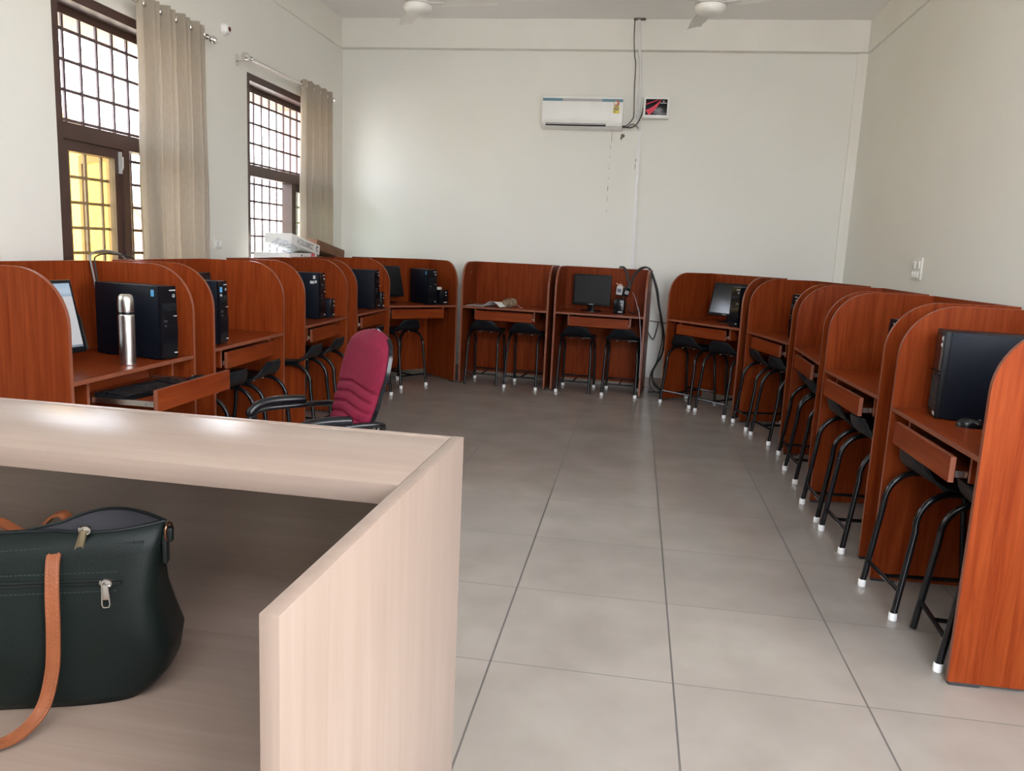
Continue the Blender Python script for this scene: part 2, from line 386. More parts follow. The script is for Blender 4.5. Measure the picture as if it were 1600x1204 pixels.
# windows ------------------------------------------------------------
def frame(bm, x0, x1, y0, y1, z0, z1, w):
    box(bm, x0, x1, y0, y0+w, z0, z1); box(bm, x0, x1, y1-w, y1, z0, z1)
    box(bm, x0, x1, y0+w, y1-w, z0, z0+w); box(bm, x0, x1, y0+w, y1-w, z1-w, z1)
def window(i, y0, y1, ym, open_left, open_right):
    e = bpy.data.objects.new('window_%d' % i, None); COL.objects.link(e); e['kind'] = 'structure'
    e['label'] = 'brown framed window with a square iron grille'
    bm = bmesh.new(); frame(bm, XL-.125, XL-.004, y0, y1, ZS, ZT, .055)
    box(bm, XL-.115, XL-.012, y0+.055, y1-.055, 1.845, 1.935)            # transom
    box(bm, XL-.110, XL-.014, ym-.032, ym+.032, ZS+.055, 1.845)           # mullion
    box(bm, XL-.135, XL-.125, y0+.05, y1-.05, ZT-.10, ZT-.05)
    obj('window_frame', bm, M_brownframe, e, smooth=False)
    def sash(a, b, opened, gm, hinge_at_b):
        bm = bmesh.new(); g = bmesh.new(); w = b-a
        # built in place closed, or swung outwards about the mullion side
        frame(bm, -.04, 0, 0, w, ZS+.06, 1.843, .058); box(g, -.022, -.018, .055, w-.055, ZS+.115, 1.788)
        if opened:
            Mx = Matrix.Translation((XL-.11, b if hinge_at_b else a, 0)) @ Matrix.Rotation(R(96 if open_left else 53), 4, 'Z')
        else: Mx = Matrix.Translation((XL-.03, a, 0))
        bmesh.ops.transform(bm, matrix=Mx, verts=bm.verts); bmesh.ops.transform(g, matrix=Mx, verts=g.verts)
        s = obj('sash', bm, M_brownframe, e, smooth=False); obj('pane', g, gm, s, smooth=False)
        return s
    s = sash(y0+.06, ym-.033, open_left, M_amber if not open_left else M_pane, False)
    if not open_left:
        bm = bmesh.new(); box(bm, XL-.03, XL-.012, ym-.055, ym-.043, 1.70, 1.83); tube(bm, [(XL-.012, ym-.049, 1.72), (XL-.004, ym-.049, 1.74), (XL-.004, ym-.049, 1.80)], .006, 8)
        obj('bolt', bm, M_silver, s)
    sash(ym+.033, y1-.06, open_right, M_amber if open_right else M_pane, False)
    bm = bmesh.new(); gx = XL-.165
    y = y0+.14
    while y < y1-.01:
        box(bm, gx-.006, gx+.006, y-.009, y+.009, ZS, ZT); y += .147
    for z in [2.471-.166*k for k in range(4)]+[1.803-.1475*k for k in range(6)]:
        box(bm, gx-.005, gx+.005, y0, y1, z-.009, z+.009)
    obj('grille', bm, M_grille, e, smooth=False)
    bm = bmesh.new(); box(bm, XL-.004, XL+.012, y0-.02, y1+.02, ZS-.03, ZS); obj('window_sill', bm, M_beam, e, smooth=False)
    # sunshade and side fins cast with the wall outside
    bm = bmesh.new(); box(bm, XO-.42, XO, y0-.12, y1+.14, ZT-.005, ZT+.10); obj('sunshade', bm, M_outbeige, e, smooth=False)
    if open_left:
        bm = bmesh.new(); box(bm, XO-.33, XO, y1+.01, y1+.11, ZS-.1, ZT-.005); obj('side_fin', bm, M_outpink, e, smooth=False)
    return e
for i, (a, b) in enumerate(WIN):
    window(i+1, a, b, {1: 4.66, 2: 7.115}.get(i, (a+b)/2), i == 2, i == 1)
# outside: yard, yellow building with a sloping parapet, and a pale block beyond
bm = bmesh.new(); box(bm, -40, 40, -30, 40, -.75, -.60); tag(obj('outside_ground', bm, M_ground, smooth=False), 'pale paved yard outside the windows', 'ground', kind='structure')
b = thing('yellow_building', 'yellow rendered building with sloping roofline seen through the nearer window', 'building', (-9.4, 13, -.6))
sl = [(-8, 4.02), (-1.3, 3.97), (-.7, 3.72), (.14, 3.27), (.64, 2.66), (1.2, 2.2), (2.2, 1.95)]
bm = bmesh.new(); prism(bm, [(-8, 0)]+[(2.2, 0)]+sl[::-1], 'x', -1.5, 0); obj('wall', bm, M_outwall, b, smooth=False)
bm = bmesh.new(); prism(bm, [(p, q-.01) for p, q in sl]+[(p+.03, q+.07) for p, q in sl[::-1]], 'x', -1.55, .06); obj('parapet_coping', bm, M_outbeige, b, smooth=False)

# ------------------------------------------------------------------ curtains and rods
def curtain_set(y0, y1, r0, r1, folds, label_c, label_r, seed, flare, zb):
    rnd = random.Random(seed)
    XC = -3.045; ZR = 2.70
    c = thing('curtain', label_c, 'curtain', (XC, (y0+y1)/2, zb), 0, 'window curtains')
    ph = [rnd.uniform(-.5, .5) for _ in range(folds+2)]
    n = folds*14
    def fn(u, v):
        s = u*folds; z = v*(2.752-zb)
        k = 1-v
        w = u + .012*math.sin(5*s+seed)*k
        amp = .042*(1-.25*math.sin(3.1*s+1))*(1+.3*k*math.sin(1.7*s+ph[int(s)]))
        x = amp*math.sin(2*math.pi*s+.5*k*math.sin(2.1*u*6+seed))
        yy = y0+(y1-y0)*w - (y0+y1)/2 + flare*k*(u-.25) + .012*k*math.sin(9*v+4*u)
        return Vector((x, yy, z))
    bm = bmesh.new(); grid(bm, fn, n, 26)
    obj('cloth', bm, M_cloth, c, ang=80)
    for f in range(folds):
        u = (f+.5)/folds
        bm = bmesh.new(); q = fn(u, 1); yy = q.y+(y0+y1)/2
        ringc = [(0+.0, .028*math.cos(t), .028*math.sin(t)) for t in [2*math.pi*k/20 for k in range(20)]]
        M = Matrix.Translation((0, q.y, ZR-zb)) @ Matrix.Rotation(R(72), 4, 'Z')
        tube(bm, [M @ Vector(p) for p in ringc], .007, 8, closed=True); obj('eyelet', bm, M_chrome, c)
    r = thing('curtain_rod', label_r, 'curtain rod', (XC, r0, ZR), 0, 'curtain rods')
    bm = bmesh.new(); tube(bm, [(0, 0, 0), (0, r1-r0, 0)], .0125, 14); obj('rod', bm, M_chrome, r)
    for yy, s in ((0, -1), (r1-r0, 1)):
        bm = bmesh.new(); M = Matrix.Translation((0, yy, 0)) @ Matrix.Rotation(R(-90*s), 4, 'X')
        lathe(bm, [(0, -.012), (.013, -.012), (.02, -.006), (.02, .004), (.014, .01), (.016, .016), (.026, .022), (.026, .05), (.02, .056), (0, .056)], 18, M=M); obj('finial', bm, M_chrome, r)
    for yy in (.05, r1-r0-.05):
        bm = bmesh.new(); tube(bm, [(0, yy, -.016), (-.05, yy, -.016), (XL-XC, yy, -.016)], .007, 8); bbox_(bm, XL-XC, XL-XC+.006, yy-.016, yy+.016, -.055, .03, .002)
        tube(bm, [(.0+.016*math.cos(t), yy, .016*math.sin(t)) for t in [2*math.pi*k/16 for k in range(16)]], .004, 6, closed=True)
        obj('bracket', bm, M_chrome, r)
curtain_set(4.615, 5.385, 3.92, 5.46, 9, 'beige eyelet curtain bunched at the right of the nearer, larger window', 'chrome curtain rod above the nearer, larger window', 3, .03, .86)
curtain_set(7.02, 7.66, 6.00, 7.70, 8, 'beige eyelet curtain bunched beside the far window in the back corner', 'chrome curtain rod above the far window, left end bare', 5, .10, .86)

# ------------------------------------------------------------------ wall fittings
def plate(name, label, cat, loc, rz, w, h, mods):
    t = thing(name, label, cat, loc, rz)
    bm = bmesh.new(); bbox_(bm, -w/2, w/2, -.012, 0, -h/2, h/2, .003); obj('plate', bm, M_offwhite, t)
    for nm, x, z, mw, mh, m in mods:
        bm = bmesh.new(); bbox_(bm, x-mw/2, x+mw/2, -.017, -.011, z-mh/2, z+mh/2, .0015); o = obj(nm, bm, M_white, t)
        if m == 'socket':
            bm = bmesh.new()
            for dx, dz in ((0, .009), (-.008, -.006), (.008, -.006)):
                lathe(bm, [(0, .0005), (.0032, .0005), (.0032, -.002)], 10, M=Matrix.Translation((x+dx, -.0172, z+dz)) @ Matrix.Rotation(R(90), 4, 'X'))
            obj('socket_hole', bm, M_mark, o)
    return t
plate('switchboard', 'white switchboard with two sockets above switches on the right wall', 'switchboard', (XR, 6.18, 1.345), -90, .20, .16,
      [('socket_module', -.045, .03, .05, .05, 'socket'), ('socket_module', .045, .03, .05, .05, 'socket'), ('switch', -.055, -.04, .026, .042, ''), ('switch', -.01, -.04, .026, .042, ''), ('switch', .04, -.04, .026, .042, '')])
plate('wall_socket', 'small cream wall socket plate between the two left windows', 'wall socket', (XL, 5.71, 1.293), 90, .12, .085,
      [('socket_module', -.025, 0, .046, .046, 'socket'), ('switch', .03, 0, .024, .042, '')])
d = thing('wall_sensor', 'small round white wall sensor with a dark red eye, between the windows up high', 'sensor', (XL, 5.86, 2.865))
My = Matrix.Rotation(R(90), 4, 'Y')
bm = bmesh.new(); lathe(bm, [(0, .046), (.020, .046), (.030, .040), (.040, .024), (.045, .008), (.046, 0)], 28, M=My); obj('housing', bm, M_white, d)
bm = bmesh.new(); lathe(bm, [(0, .054), (.010, .053), (.017, .049), (.018, .044)], 20, M=My); obj('red_eye', bm, mat('dark red lens', (.10, .008, .008), .3), d)
bm = bmesh.new(); lathe(bm, [(0, .003), (.005, .002), (.006, -.004)], 10, M=Matrix.Translation((.032, -.012, -.030)) @ My); obj('test_button', bm, M_greystripe, d)

# air conditioner
ac = thing('air_conditioner', 'white wall-mounted split air conditioner with a teal and grey stripe', 'air conditioner', (-.634, YB, 2.555))
W_ = .394
bm = bmesh.new()
prof = [(0, 0), (-.13, 0), (-.165, .012), (-.195, .045), (-.205, .085), (-.205, .275), (-.195, .293), (-.18, .298), (0, .298)]
prism(bm, prof, 'x', -W_, W_); bmesh.ops.bevel(bm, geom=[e for e in bm.edges], offset=.003, segments=2, affect='EDGES'); obj('housing', bm, M_white, ac)
for n_, x0, x1, m in (('teal_stripe', -W_+.004, -.195, M_teal), ('grey_stripe', -.195, .190, M_greystripe), ('teal_stripe', .190, W_-.004, M_teal)):
    bm = bmesh.new(); box(bm, x0, x1, -.2072, -.2045, .243, .268); obj(n_, bm, m, ac, smooth=False)
bm = bmesh.new(); tilt = Matrix.Translation((0, -.187, .030)) @ Matrix.Rotation(R(-38), 4, 'X')
box(bm, -W_+.04, .235, -.006, .004, -.018, .018, M=tilt); o = obj('outlet', bm, M_blksmooth, ac, smooth=False)
bm = bmesh.new(); bbox_(bm, -W_+.045, .230, -.012, -.006, -.014, .006, .002, M=tilt); box(bm, -.10, -.09, -.014, -.006, -.016, .016, M=tilt); obj('louvre', bm, M_greystripe, o)
bm = bmesh.new(); bbox_(bm, .240, W_-.003, -.012, .0, -.024, .022, .002, M=tilt); obj('display_cover', bm, M_white, ac)
bm = bmesh.new(); box(bm, .300, .360, -.2075, -.2045, .135, .203); lab = obj('energy_label', bm, M_yellow, ac, smooth=False)
bm = bmesh.new()
for k, (w0, z0) in enumerate(((.046, .190), (.040, .178), (.046, .168), (.02, .150))): box(bm, .307, .307+w0, -.2082, -.2074, z0-.0035, z0+.0035)
obj('label_print', bm, M_print, lab, smooth=False)
bm = bmesh.new(); Ms = Matrix.Translation((.33, -.205, .228)) @ Matrix.Rotation(R(90), 4, 'X')
lathe(bm, [(0, .003), (.027, .003), (.027, 0)], 24, M=Ms); st = obj('star_label', bm, M_orange, ac)
bm = bmesh.new(); lathe(bm, [(0, .004), (.016, .004), (.016, .003)], 20, M=Matrix.Translation((.322, -.205, .231)) @ Matrix.Rotation(R(90), 4, 'X')); obj('star_disc', bm, M_offwhite, st)
bm = bmesh.new()
pts = [(.33+.022*math.cos(a), .228+.022*math.sin(a)) for a in [R(-150+12*k) for k in range(11)]]+[(.33+.027*math.cos(a), .228+.027*math.sin(a)) for a in [R(-30-12*k) for k in range(11)]]
prism(bm, pts, 'y', -.2092, -.2080); obj('star_band', bm, M_print, st, smooth=False)
# voltage stabiliser
vs = thing('voltage_stabiliser', 'small white box with a black panel and red swoosh right of the air conditioner', 'voltage stabiliser', (.078, YB, 2.672))
bm = bmesh.new(); bbox_(bm, -.125, .125, -.10, 0, 0, .20, .008); obj('housing', bm, M_white, vs)
bm = bmesh.new(); bbox_(bm, -.104, .104, -.103, -.098, .03, .178, .002); pn = obj('front_panel', bm, M_blksmooth, vs)
bm = bmesh.new(); N = 14
up = [(-.104+.15*(k/N), .072+.10*(k/N)**1.5+.004) for k in range(N+1)]; lo = [(-.104+.15*(k/N)+.035*(1-k/N), .030+.142*(k/N)**1.5) for k in range(N+1)]
prism(bm, up+lo[::-1], 'y', -.1042, -.1030); up2 = [(-.104+.12*(k/N), .13+.045*(k/N)) for k in range(N+1)]; lo2 = [(a+.004, c-.006) for a, c in up2]
prism(bm, up2+lo2[::-1], 'y', -.1040, -.1030); obj('red_swoosh', bm, M_redlabel, pn, smooth=False)
bm = bmesh.new(); box(bm, .035, .096, -.1042, -.103, .138, .146); box(bm, .06, .075, -.1042, -.103, .153, .164); box(bm, -.03, .10, -.1038, -.103, .044, .047); obj('panel_print', bm, M_greystripe, pn, smooth=False)
# conduit and leads
cp = thing('wall_conduit', 'white vertical conduit running from ceiling down the back wall behind the carrels', 'conduit', (-.12, YB, 0))
bm = bmesh.new(); tube(bm, smoothpts([(-.026, -.105, ZC), (-.01, -.105, 3.42), (-.0, -.105, 3.29), (.012, -.06, 3.22), (.022, -.02, 3.1), (.03, -.018, 2.86), (.04, -.017, 2.64), (.045, -.016, 2.56)], 5), .0135, 12); obj('pipe', bm, M_pipe, cp)
bm = bmesh.new()
for z in (2.70, 2.76, 2.83, 2.90): lathe(bm, [(.0135, -.02), (.019, -.018), (.019, .018), (.0135, .02)], 14, M=Matrix.Translation((.03+(.83-z+2)*.0, -.018, z)))
obj('pipe_joint', bm, M_pipe, cp)
bm = bmesh.new(); prism(bm, [(.040, 2.60), (.068, 2.60), (.092, .78), (.060, .78)], 'y', -.016, 0); obj('flat_trunking', bm, M_pipe, cp, smooth=False)
bm = bmesh.new(); bbox_(bm, -.075, .04, -.13, -.06, ZC-.012, ZC, .003); obj('ceiling_plate', bm, M_mark, cp)
tag(obj('air_conditioner_cable', (lambda b: (tube(b, smoothpts([(-.185, 8.19, ZC-.01), (-.18, 8.195, 3.4), (-.165, 8.195, 3.25), (-.150, 8.262, 3.18), (-.146, 8.27, 2.95), (-.135, 8.275, 2.72), (-.150, 8.27, 2.66), (-.20, 8.26, 2.605), (-.25, 8.25, 2.60)], 6), .0045, 8), b)[1])(bmesh.new()), M_cable), 'thin dark cable beside the conduit from ceiling to the air conditioner', 'cable')
tag(obj('stabiliser_lead', (lambda b: (tube(b, smoothpts([(-.047, 8.25, 2.78), (-.06, 8.25, 2.70), (-.10, 8.24, 2.62), (-.15, 8.24, 2.585), (-.20, 8.24, 2.585), (-.25, 8.24, 2.595)], 6), .0055, 8), b)[1])(bmesh.new()), M_cable), 'short curved black lead between the stabiliser box and the air conditioner', 'cable')
tag(obj('drain_tube', (lambda b: (tube(b, smoothpts([(-.082, 8.275, 2.58), (-.10, 8.27, 2.60), (-.14, 8.26, 2.62), (-.19, 8.25, 2.592), (-.25, 8.25, 2.583)], 6), .006, 8), b)[1])(bmesh.new()), M_greycable), 'pale tube joining the air conditioner to the end of the conduit', 'tube')

# ceiling fans
def fan(label, x, y, a0):
    f = thing('ceiling_fan', label, 'ceiling fan', (x, y, 0), 0, 'ceiling fans')
    zh = 3.068
    bm = bmesh.new(); lathe(bm, [(0, zh-.055), (.05, zh-.053), (.085, zh-.042), (.104, zh-.02), (.107, zh), (.10, zh+.016), (.075, zh+.028), (0, zh+.03)], 36); obj('motor_housing', bm, M_fan, f)
    bm = bmesh.new(); lathe(bm, [(.106, zh+.004), (.109, zh+.007), (.106, zh+.010)], 36); obj('trim_ring', bm, M_greystripe, f)
    bm = bmesh.new(); lathe(bm, [(.058, zh+.026), (.060, zh+.03), (.058, zh+.10), (.05, zh+.115), (.02, zh+.12), (.013, zh+.12)], 28); obj('upper_cup', bm, M_fan, f)
    bm = bmesh.new(); lathe(bm, [(.013, zh+.10), (.013, ZC-.05)], 14); obj('down_rod', bm, M_fan, f)
    bm = bmesh.new(); lathe(bm, [(.02, ZC-.08), (.05, ZC-.06), (.062, ZC-.02), (.062, ZC)], 24); obj('canopy', bm, M_fan, f)
    for k in range(3):
        A = Matrix.Rotation(R(a0+120*k), 4, 'Z')
        bm = bmesh.new(); bbox_(bm, .09, .21, -.022, .022, zh+.012, zh+.018, .002, M=A); obj('blade_arm', bm, M_fan, f)
        bm = bmesh.new()
        def fn(u, v):
            r = .17+u*.44; w = .052+.012*math.sin(math.pi*min(1, u*1.2))
            c = (v-.5)*2
            return A @ Vector((r, c*w, zh+.020-.012*c+.006*(1-c*c)))
        grid(bm, fn, 10, 6); solidify(bm, .003)
        bl = obj('blade', bm, M_fan, f)
        bm = bmesh.new(); box(bm, .19, .60, -.0015, .0015, 0, .0012, M=A @ Matrix.Translation((0, .030, zh+.0175)) @ Matrix.Rotation(R(-11), 4, 'X')); obj('blade_rib', bm, M_greystripe, bl, smooth=False)
fan('cream three-blade ceiling fan on the left, above the window side', -1.715, 6.0, 115)
fan('cream three-blade ceiling fan on the right, nearer the conduit', .378, 6.0, 97)

# ------------------------------------------------------------------ carrels
CW, CD, CH, CT = .88, .55, 1.207, .018
def side_profile():
    p = [(0, .012), (0, .985)]
    for k in range(1, 13):
        a = R(180-90*k/12); p.append((.22+.22*math.cos(a), .985+.222*math.sin(a)))
    p += [(CD, CH), (CD, .012)]
    return p
def make_carrel():
    t = thing('study_carrel', 'x', 'study carrel', (0, 0, 0), 0, 'cherry wood computer carrels')
    for s in (-1, 1):
        bm = bmesh.new(); a, b = (-CW/2, -CW/2+CT) if s < 0 else (CW/2-CT, CW/2)
        prism(bm, side_profile(), 'x', a, b, 1, 0)
        sp = obj('side_panel', bm, [M_panel, M_band], t, ang=50)
        for ya, yb in ((.004, .10), (CD-.10, CD-.004)): bm = bmesh.new(); box(bm, a, b, ya, yb, 0, .012); obj('foot', bm, M_foot, sp, smooth=False)
    bm = bmesh.new(); fs = box(bm, -CW/2+CT, CW/2-CT, CD-CT, CD, .06, CH); fs[5].material_index = 1
    obj('back_panel', bm, [M_panel, M_band], t, smooth=False)
    bm = bmesh.new(); fs = box(bm, -CW/2+CT, CW/2-CT, .001, CD-CT, .757, .775); fs[2].material_index = 1
    obj('worktop', bm, [M_top, M_band], t, smooth=False)
    for x in (-.297, .297):
        bm = bmesh.new(); fs = box(bm, x-.008, x+.008, .035, CD-.08, .655, .757); fs[2].material_index = 1
        obj('drawer_support', bm, [M_panel, M_band], t, smooth=False)
    bm = bmesh.new(); fs = box(bm, -.286, .286, .004, .022, .650, .738); fs[5].material_index = 1; fs[0].material_index = 1; fs[1].material_index = 1
    fs = box(bm, -.270, .270, .022, .42, .664, .680); fs = box(bm, -.270, .270, .405, .42, .680, .725)
    dr = obj('keyboard_drawer', bm, [M_top, M_band], t, smooth=False)
    for x in (-.279, .279):
        bm = bmesh.new(); box(bm, x-.004, x+.004, .026, .42, .668, .690); box(bm, x-.006, x+.006, .06, .08, .675, .684); obj('drawer_runner', bm, M_steel, dr, smooth=False)
    return t
CR = {'L1': (-2.105, 3.14, 90), 'L2': (-2.14, 4.24, 91), 'L3': (-2.2, 5.52, 91.5), 'L4': (-2.2, 6.57, 90), 'Lc': (-2.041, 7.433, 46), 'B1': (-1.253, 7.679, -3.5), 'B2': (-.324, 7.62, -5),
      'R1': (.61, 7.265, -47), 'R2': (1.035, 6.375, -77.4), 'R3': (1.115, 5.31, -91), 'R4': (1.10, 4.19, -87), 'R5': (1.108, 3.07, -89.3)}
CL = {'L1': 'cherry carrel with the steel flask on it and its keyboard drawer pulled out',
      'L2': 'cherry carrel next beyond the flask carrel, a slim tower at its near side',
      'L3': 'third cherry carrel from the front along the window wall, right behind the maroon chair arm',
      'L4': 'fourth cherry carrel along the window wall, last before the angled corner one',
      'Lc': 'angled cherry corner carrel at the left end of the back wall',
      'B1': 'back wall carrel with only papers and a crumpled wrapper on its shelf',
      'B2': 'back wall carrel with a front-facing black monitor and hanging cables',
      'R1': 'angled carrel right of the floor-hanging cables, monitor reflecting a bright patch',
      'R2': 'second carrel on the right, next to the angled one with the reflecting monitor',
      'R3': 'third carrel from the back on the right, its visible shelf empty',
      'R4': 'fourth carrel from the back on the right, tower mostly hidden at its near end',
      'R5': 'nearest carrel on the right, bright orange end panel and large black tower'}
def W(k, x, y, z=0.):
    cx, cy, t = CR[k]; c, s = math.cos(R(t)), math.sin(R(t))
    return (cx+c*x-s*y, cy+s*x+c*y, z)
proto = make_carrel(); carrels = {}
for i, k in enumerate(CR):
    cx, cy, t = CR[k]
    if i == 0: c = proto; c.location = (cx, cy, 0); c.rotation_euler = (0, 0, R(t)); c['label'] = CL[k]
    else: c = dup(proto, CL[k], (cx, cy, 0), t)
    carrels[k] = c
def child(o, base): return [c for c in o.children if c.name.split('.')[0] == base]
DRAW = -.265
child(carrels['L1'], 'keyboard_drawer')[0].location.y = DRAW
for k, y in (('B1', -.010), ('B2', -.006), ('R3', -.02), ('R4', -.035), ('R5', -.03), ('R1', -.02), ('R2', -.015)):
    child(carrels[k], 'keyboard_drawer')[0].location.y = y
for k in ('B1', 'B2'):      # cam-lock caps on the left inside face
    for z in (.80, 1.10):
        bm = bmesh.new(); lathe(bm, [(0, .0015), (.007, .0015), (.008, 0)], 12, M=Matrix.Translation((-CW/2+CT, .30, z)) @ My); obj('lock_cap', bm, M_silver, carrels[k])

# ------------------------------------------------------------------ stools
def make_stool(caps=(1, 1, 1, 1)):
    t = thing('stool', 'x', 'stool', (0, 0, 0), 0, 'black stools at the carrels')
    r = .0125; ci = 0
    for s in (-1, 1):
        x0 = s*.160; x1 = s*.150
        pts = [Vector((x0, 0, .004)), Vector((x1+.004*s, .045, .36))]
        cy, cz, rad = .045+.125, .385, .13
        for k in range(0, 10):
            a = R(180-85*k/9); pts.append(Vector((x1, cy+rad*math.cos(a)*.96, cz+rad*math.sin(a))))
        pts.append(Vector((x1, .21, .516)))
        back = [Vector((p.x, .42-p.y, p.z)) for p in pts[:-1]][::-1]
        bm = bmesh.new(); tube(bm, pts+back, r, 10); lg = obj('leg_frame', bm, M_tube, t)
        for yy, e in ((0, 1), (.42, -1)):
            if caps[ci]:
                bm = bmesh.new(); M = Matrix.Translation((x0, yy, 0))
                lathe(bm, [(0, 0), (.0155, 0), (.0165, .004), (.0160, .028), (.0135, .031)], 14, M=M); obj('foot_cap', bm, M_cap, lg)
            ci += 1
    bm = bmesh.new()
    for yy in (.155, .265): bbox_(bm, -.165, .165, yy-.014, yy+.014, .526, .533, .002)
    obj('seat_bar', bm, M_tube, t)
    bm = bmesh.new(); tube(bm, [(-.158, .014, .115), (.158, .014, .115)], .009, 8); tube(bm, [(-.158, .406, .115), (.158, .406, .115)], .009, 8); tube(bm, [(0, .014, .115), (0, .406, .115)], .009, 8)
    obj('stretcher', bm, M_tube, t)
    bm = bmesh.new()
    P = [(.050, .646), (.059, .624), (.077, .586), (.104, .562), (.15, .552), (.21, .548), (.28, .549), (.34, .553), (.380, .549), (.395, .540)]
    HW = [.080, .108, .140, .166, .178, .180, .176, .168, .155, .140]
    sp = smoothpts([(0, a, b) for a, b in P], 4); hw = smoothpts([(0, w, 0) for w in HW], 4)
    def fn(u, v):
        f = v*(len(sp)-1); i = min(int(f), len(sp)-2); q = sp[i].lerp(sp[i+1], f-i); w = hw[i].lerp(hw[i+1], f-i).y
        c = (u-.5)*2
        z = q.z-.012*(abs(c)**3)*(1 if v > .3 else .6)+.006*(abs(c)**2 if v > .35 else 0)
        yy = q.y+(.018*abs(c)**3 if v < .35 else 0)
        return Vector((c*w, yy, z))
    grid(bm, fn, 14, 24); solidify(bm, .014)
    bmesh.ops.bevel(bm, geom=[e for e in bm.edges if len(e.link_faces) == 2 and e.calc_face_angle(0) > 1.0], offset=.005, segments=3, affect='EDGES')
    obj('seat', bm, M_blkplastic, t, ang=60)
    bm = bmesh.new()
    for x in (-.06, .06):
        for yy in (.155, .265): lathe(bm, [(.0045, -.008), (.006, -.006), (.006, 0)], 8, M=Matrix.Translation((x, yy, .526)))
    obj('bolt', bm, M_silver, t)
    return t
full = make_stool(); bare = make_stool((0, 1, 0, 1)); half = make_stool((0, 1, 1, 1)); half2 = make_stool((1, 1, 0, 1))
kinds = {'f': full, 'b': bare, 'h': half, 'g': half2}; used = set()
ST = [('f', 1.066, 3.262, -84.5, 'black stool under the nearest right carrel, farther of its two'), ('h', 1.126, 2.880, -94, 'black stool half hidden by the bright orange end panel, far leg uncapped'),
      ('f', 1.032, 4.405, -88, 'black stool farther from camera under the fourth right carrel'), ('f', 1.045, 3.960, -86, 'black stool under the fourth right carrel, nearer of its two'),
      ('f', 1.085, 5.555, -91, 'black stool under the empty third right carrel, farther of its two'), ('f', 1.06, 5.135, -89, 'black stool under the empty third right carrel, nearer of its two'),
      ('f', .925, 6.608, -78, 'black stool under the second right carrel, left one beside its far panel'), ('f', 1.018, 6.151, -74, 'black stool under the second right carrel, partly behind its near panel'),
      ('f', .43, 7.337, -38, 'left stool of the pair under the angled right carrel with the reflecting monitor'), ('f', .716, 7.007, -45, 'right stool of the pair under the angled right carrel with the reflecting monitor'),
      ('b', -1.455, 7.650, -2.5, 'left stool under the carrel with papers, white caps missing from its front legs'), ('f', -1.055, 7.618, -6, 'right stool under the back wall carrel with papers'),
      ('g', -.535, 7.592, -4, 'left stool under the monitor-and-cables carrel, right front cap missing'), ('f', -.090, 7.568, -4, 'right stool under the monitor-and-cables carrel'),
      ('f', -2.04, 7.306, 58, 'single stool under the angled corner carrel at the left of the back wall'),
      ('f', -2.11, 6.655, 90, 'stool of the fourth window-side carrel, showing right of the maroon backrest'), ('f', -2.12, 6.30, 90, 'stool of the fourth window-side carrel, behind the maroon backrest'),
      ('f', -2.10, 5.66, 91, 'farther stool under the third window-side carrel, just left of the maroon backrest'), ('f', -2.09, 5.20, 91, 'nearer stool under the third window-side carrel'),
      ('f', -2.03, 4.40, 91, 'stool with raised seat lip under the carrel beyond the flask, farther of its two'), ('f', -2.03, 3.98, 91, 'stool behind the pulled-out drawer front, nearer in its carrel')]
for kd, x, y, rz, lab in ST:
    if kd not in used: s = kinds[kd]; s.location = (x, y, 0); s.rotation_euler = (0, 0, R(rz)); s['label'] = lab; used.add(kd)
    else: dup(kinds[kd], lab, (x, y, 0), rz)

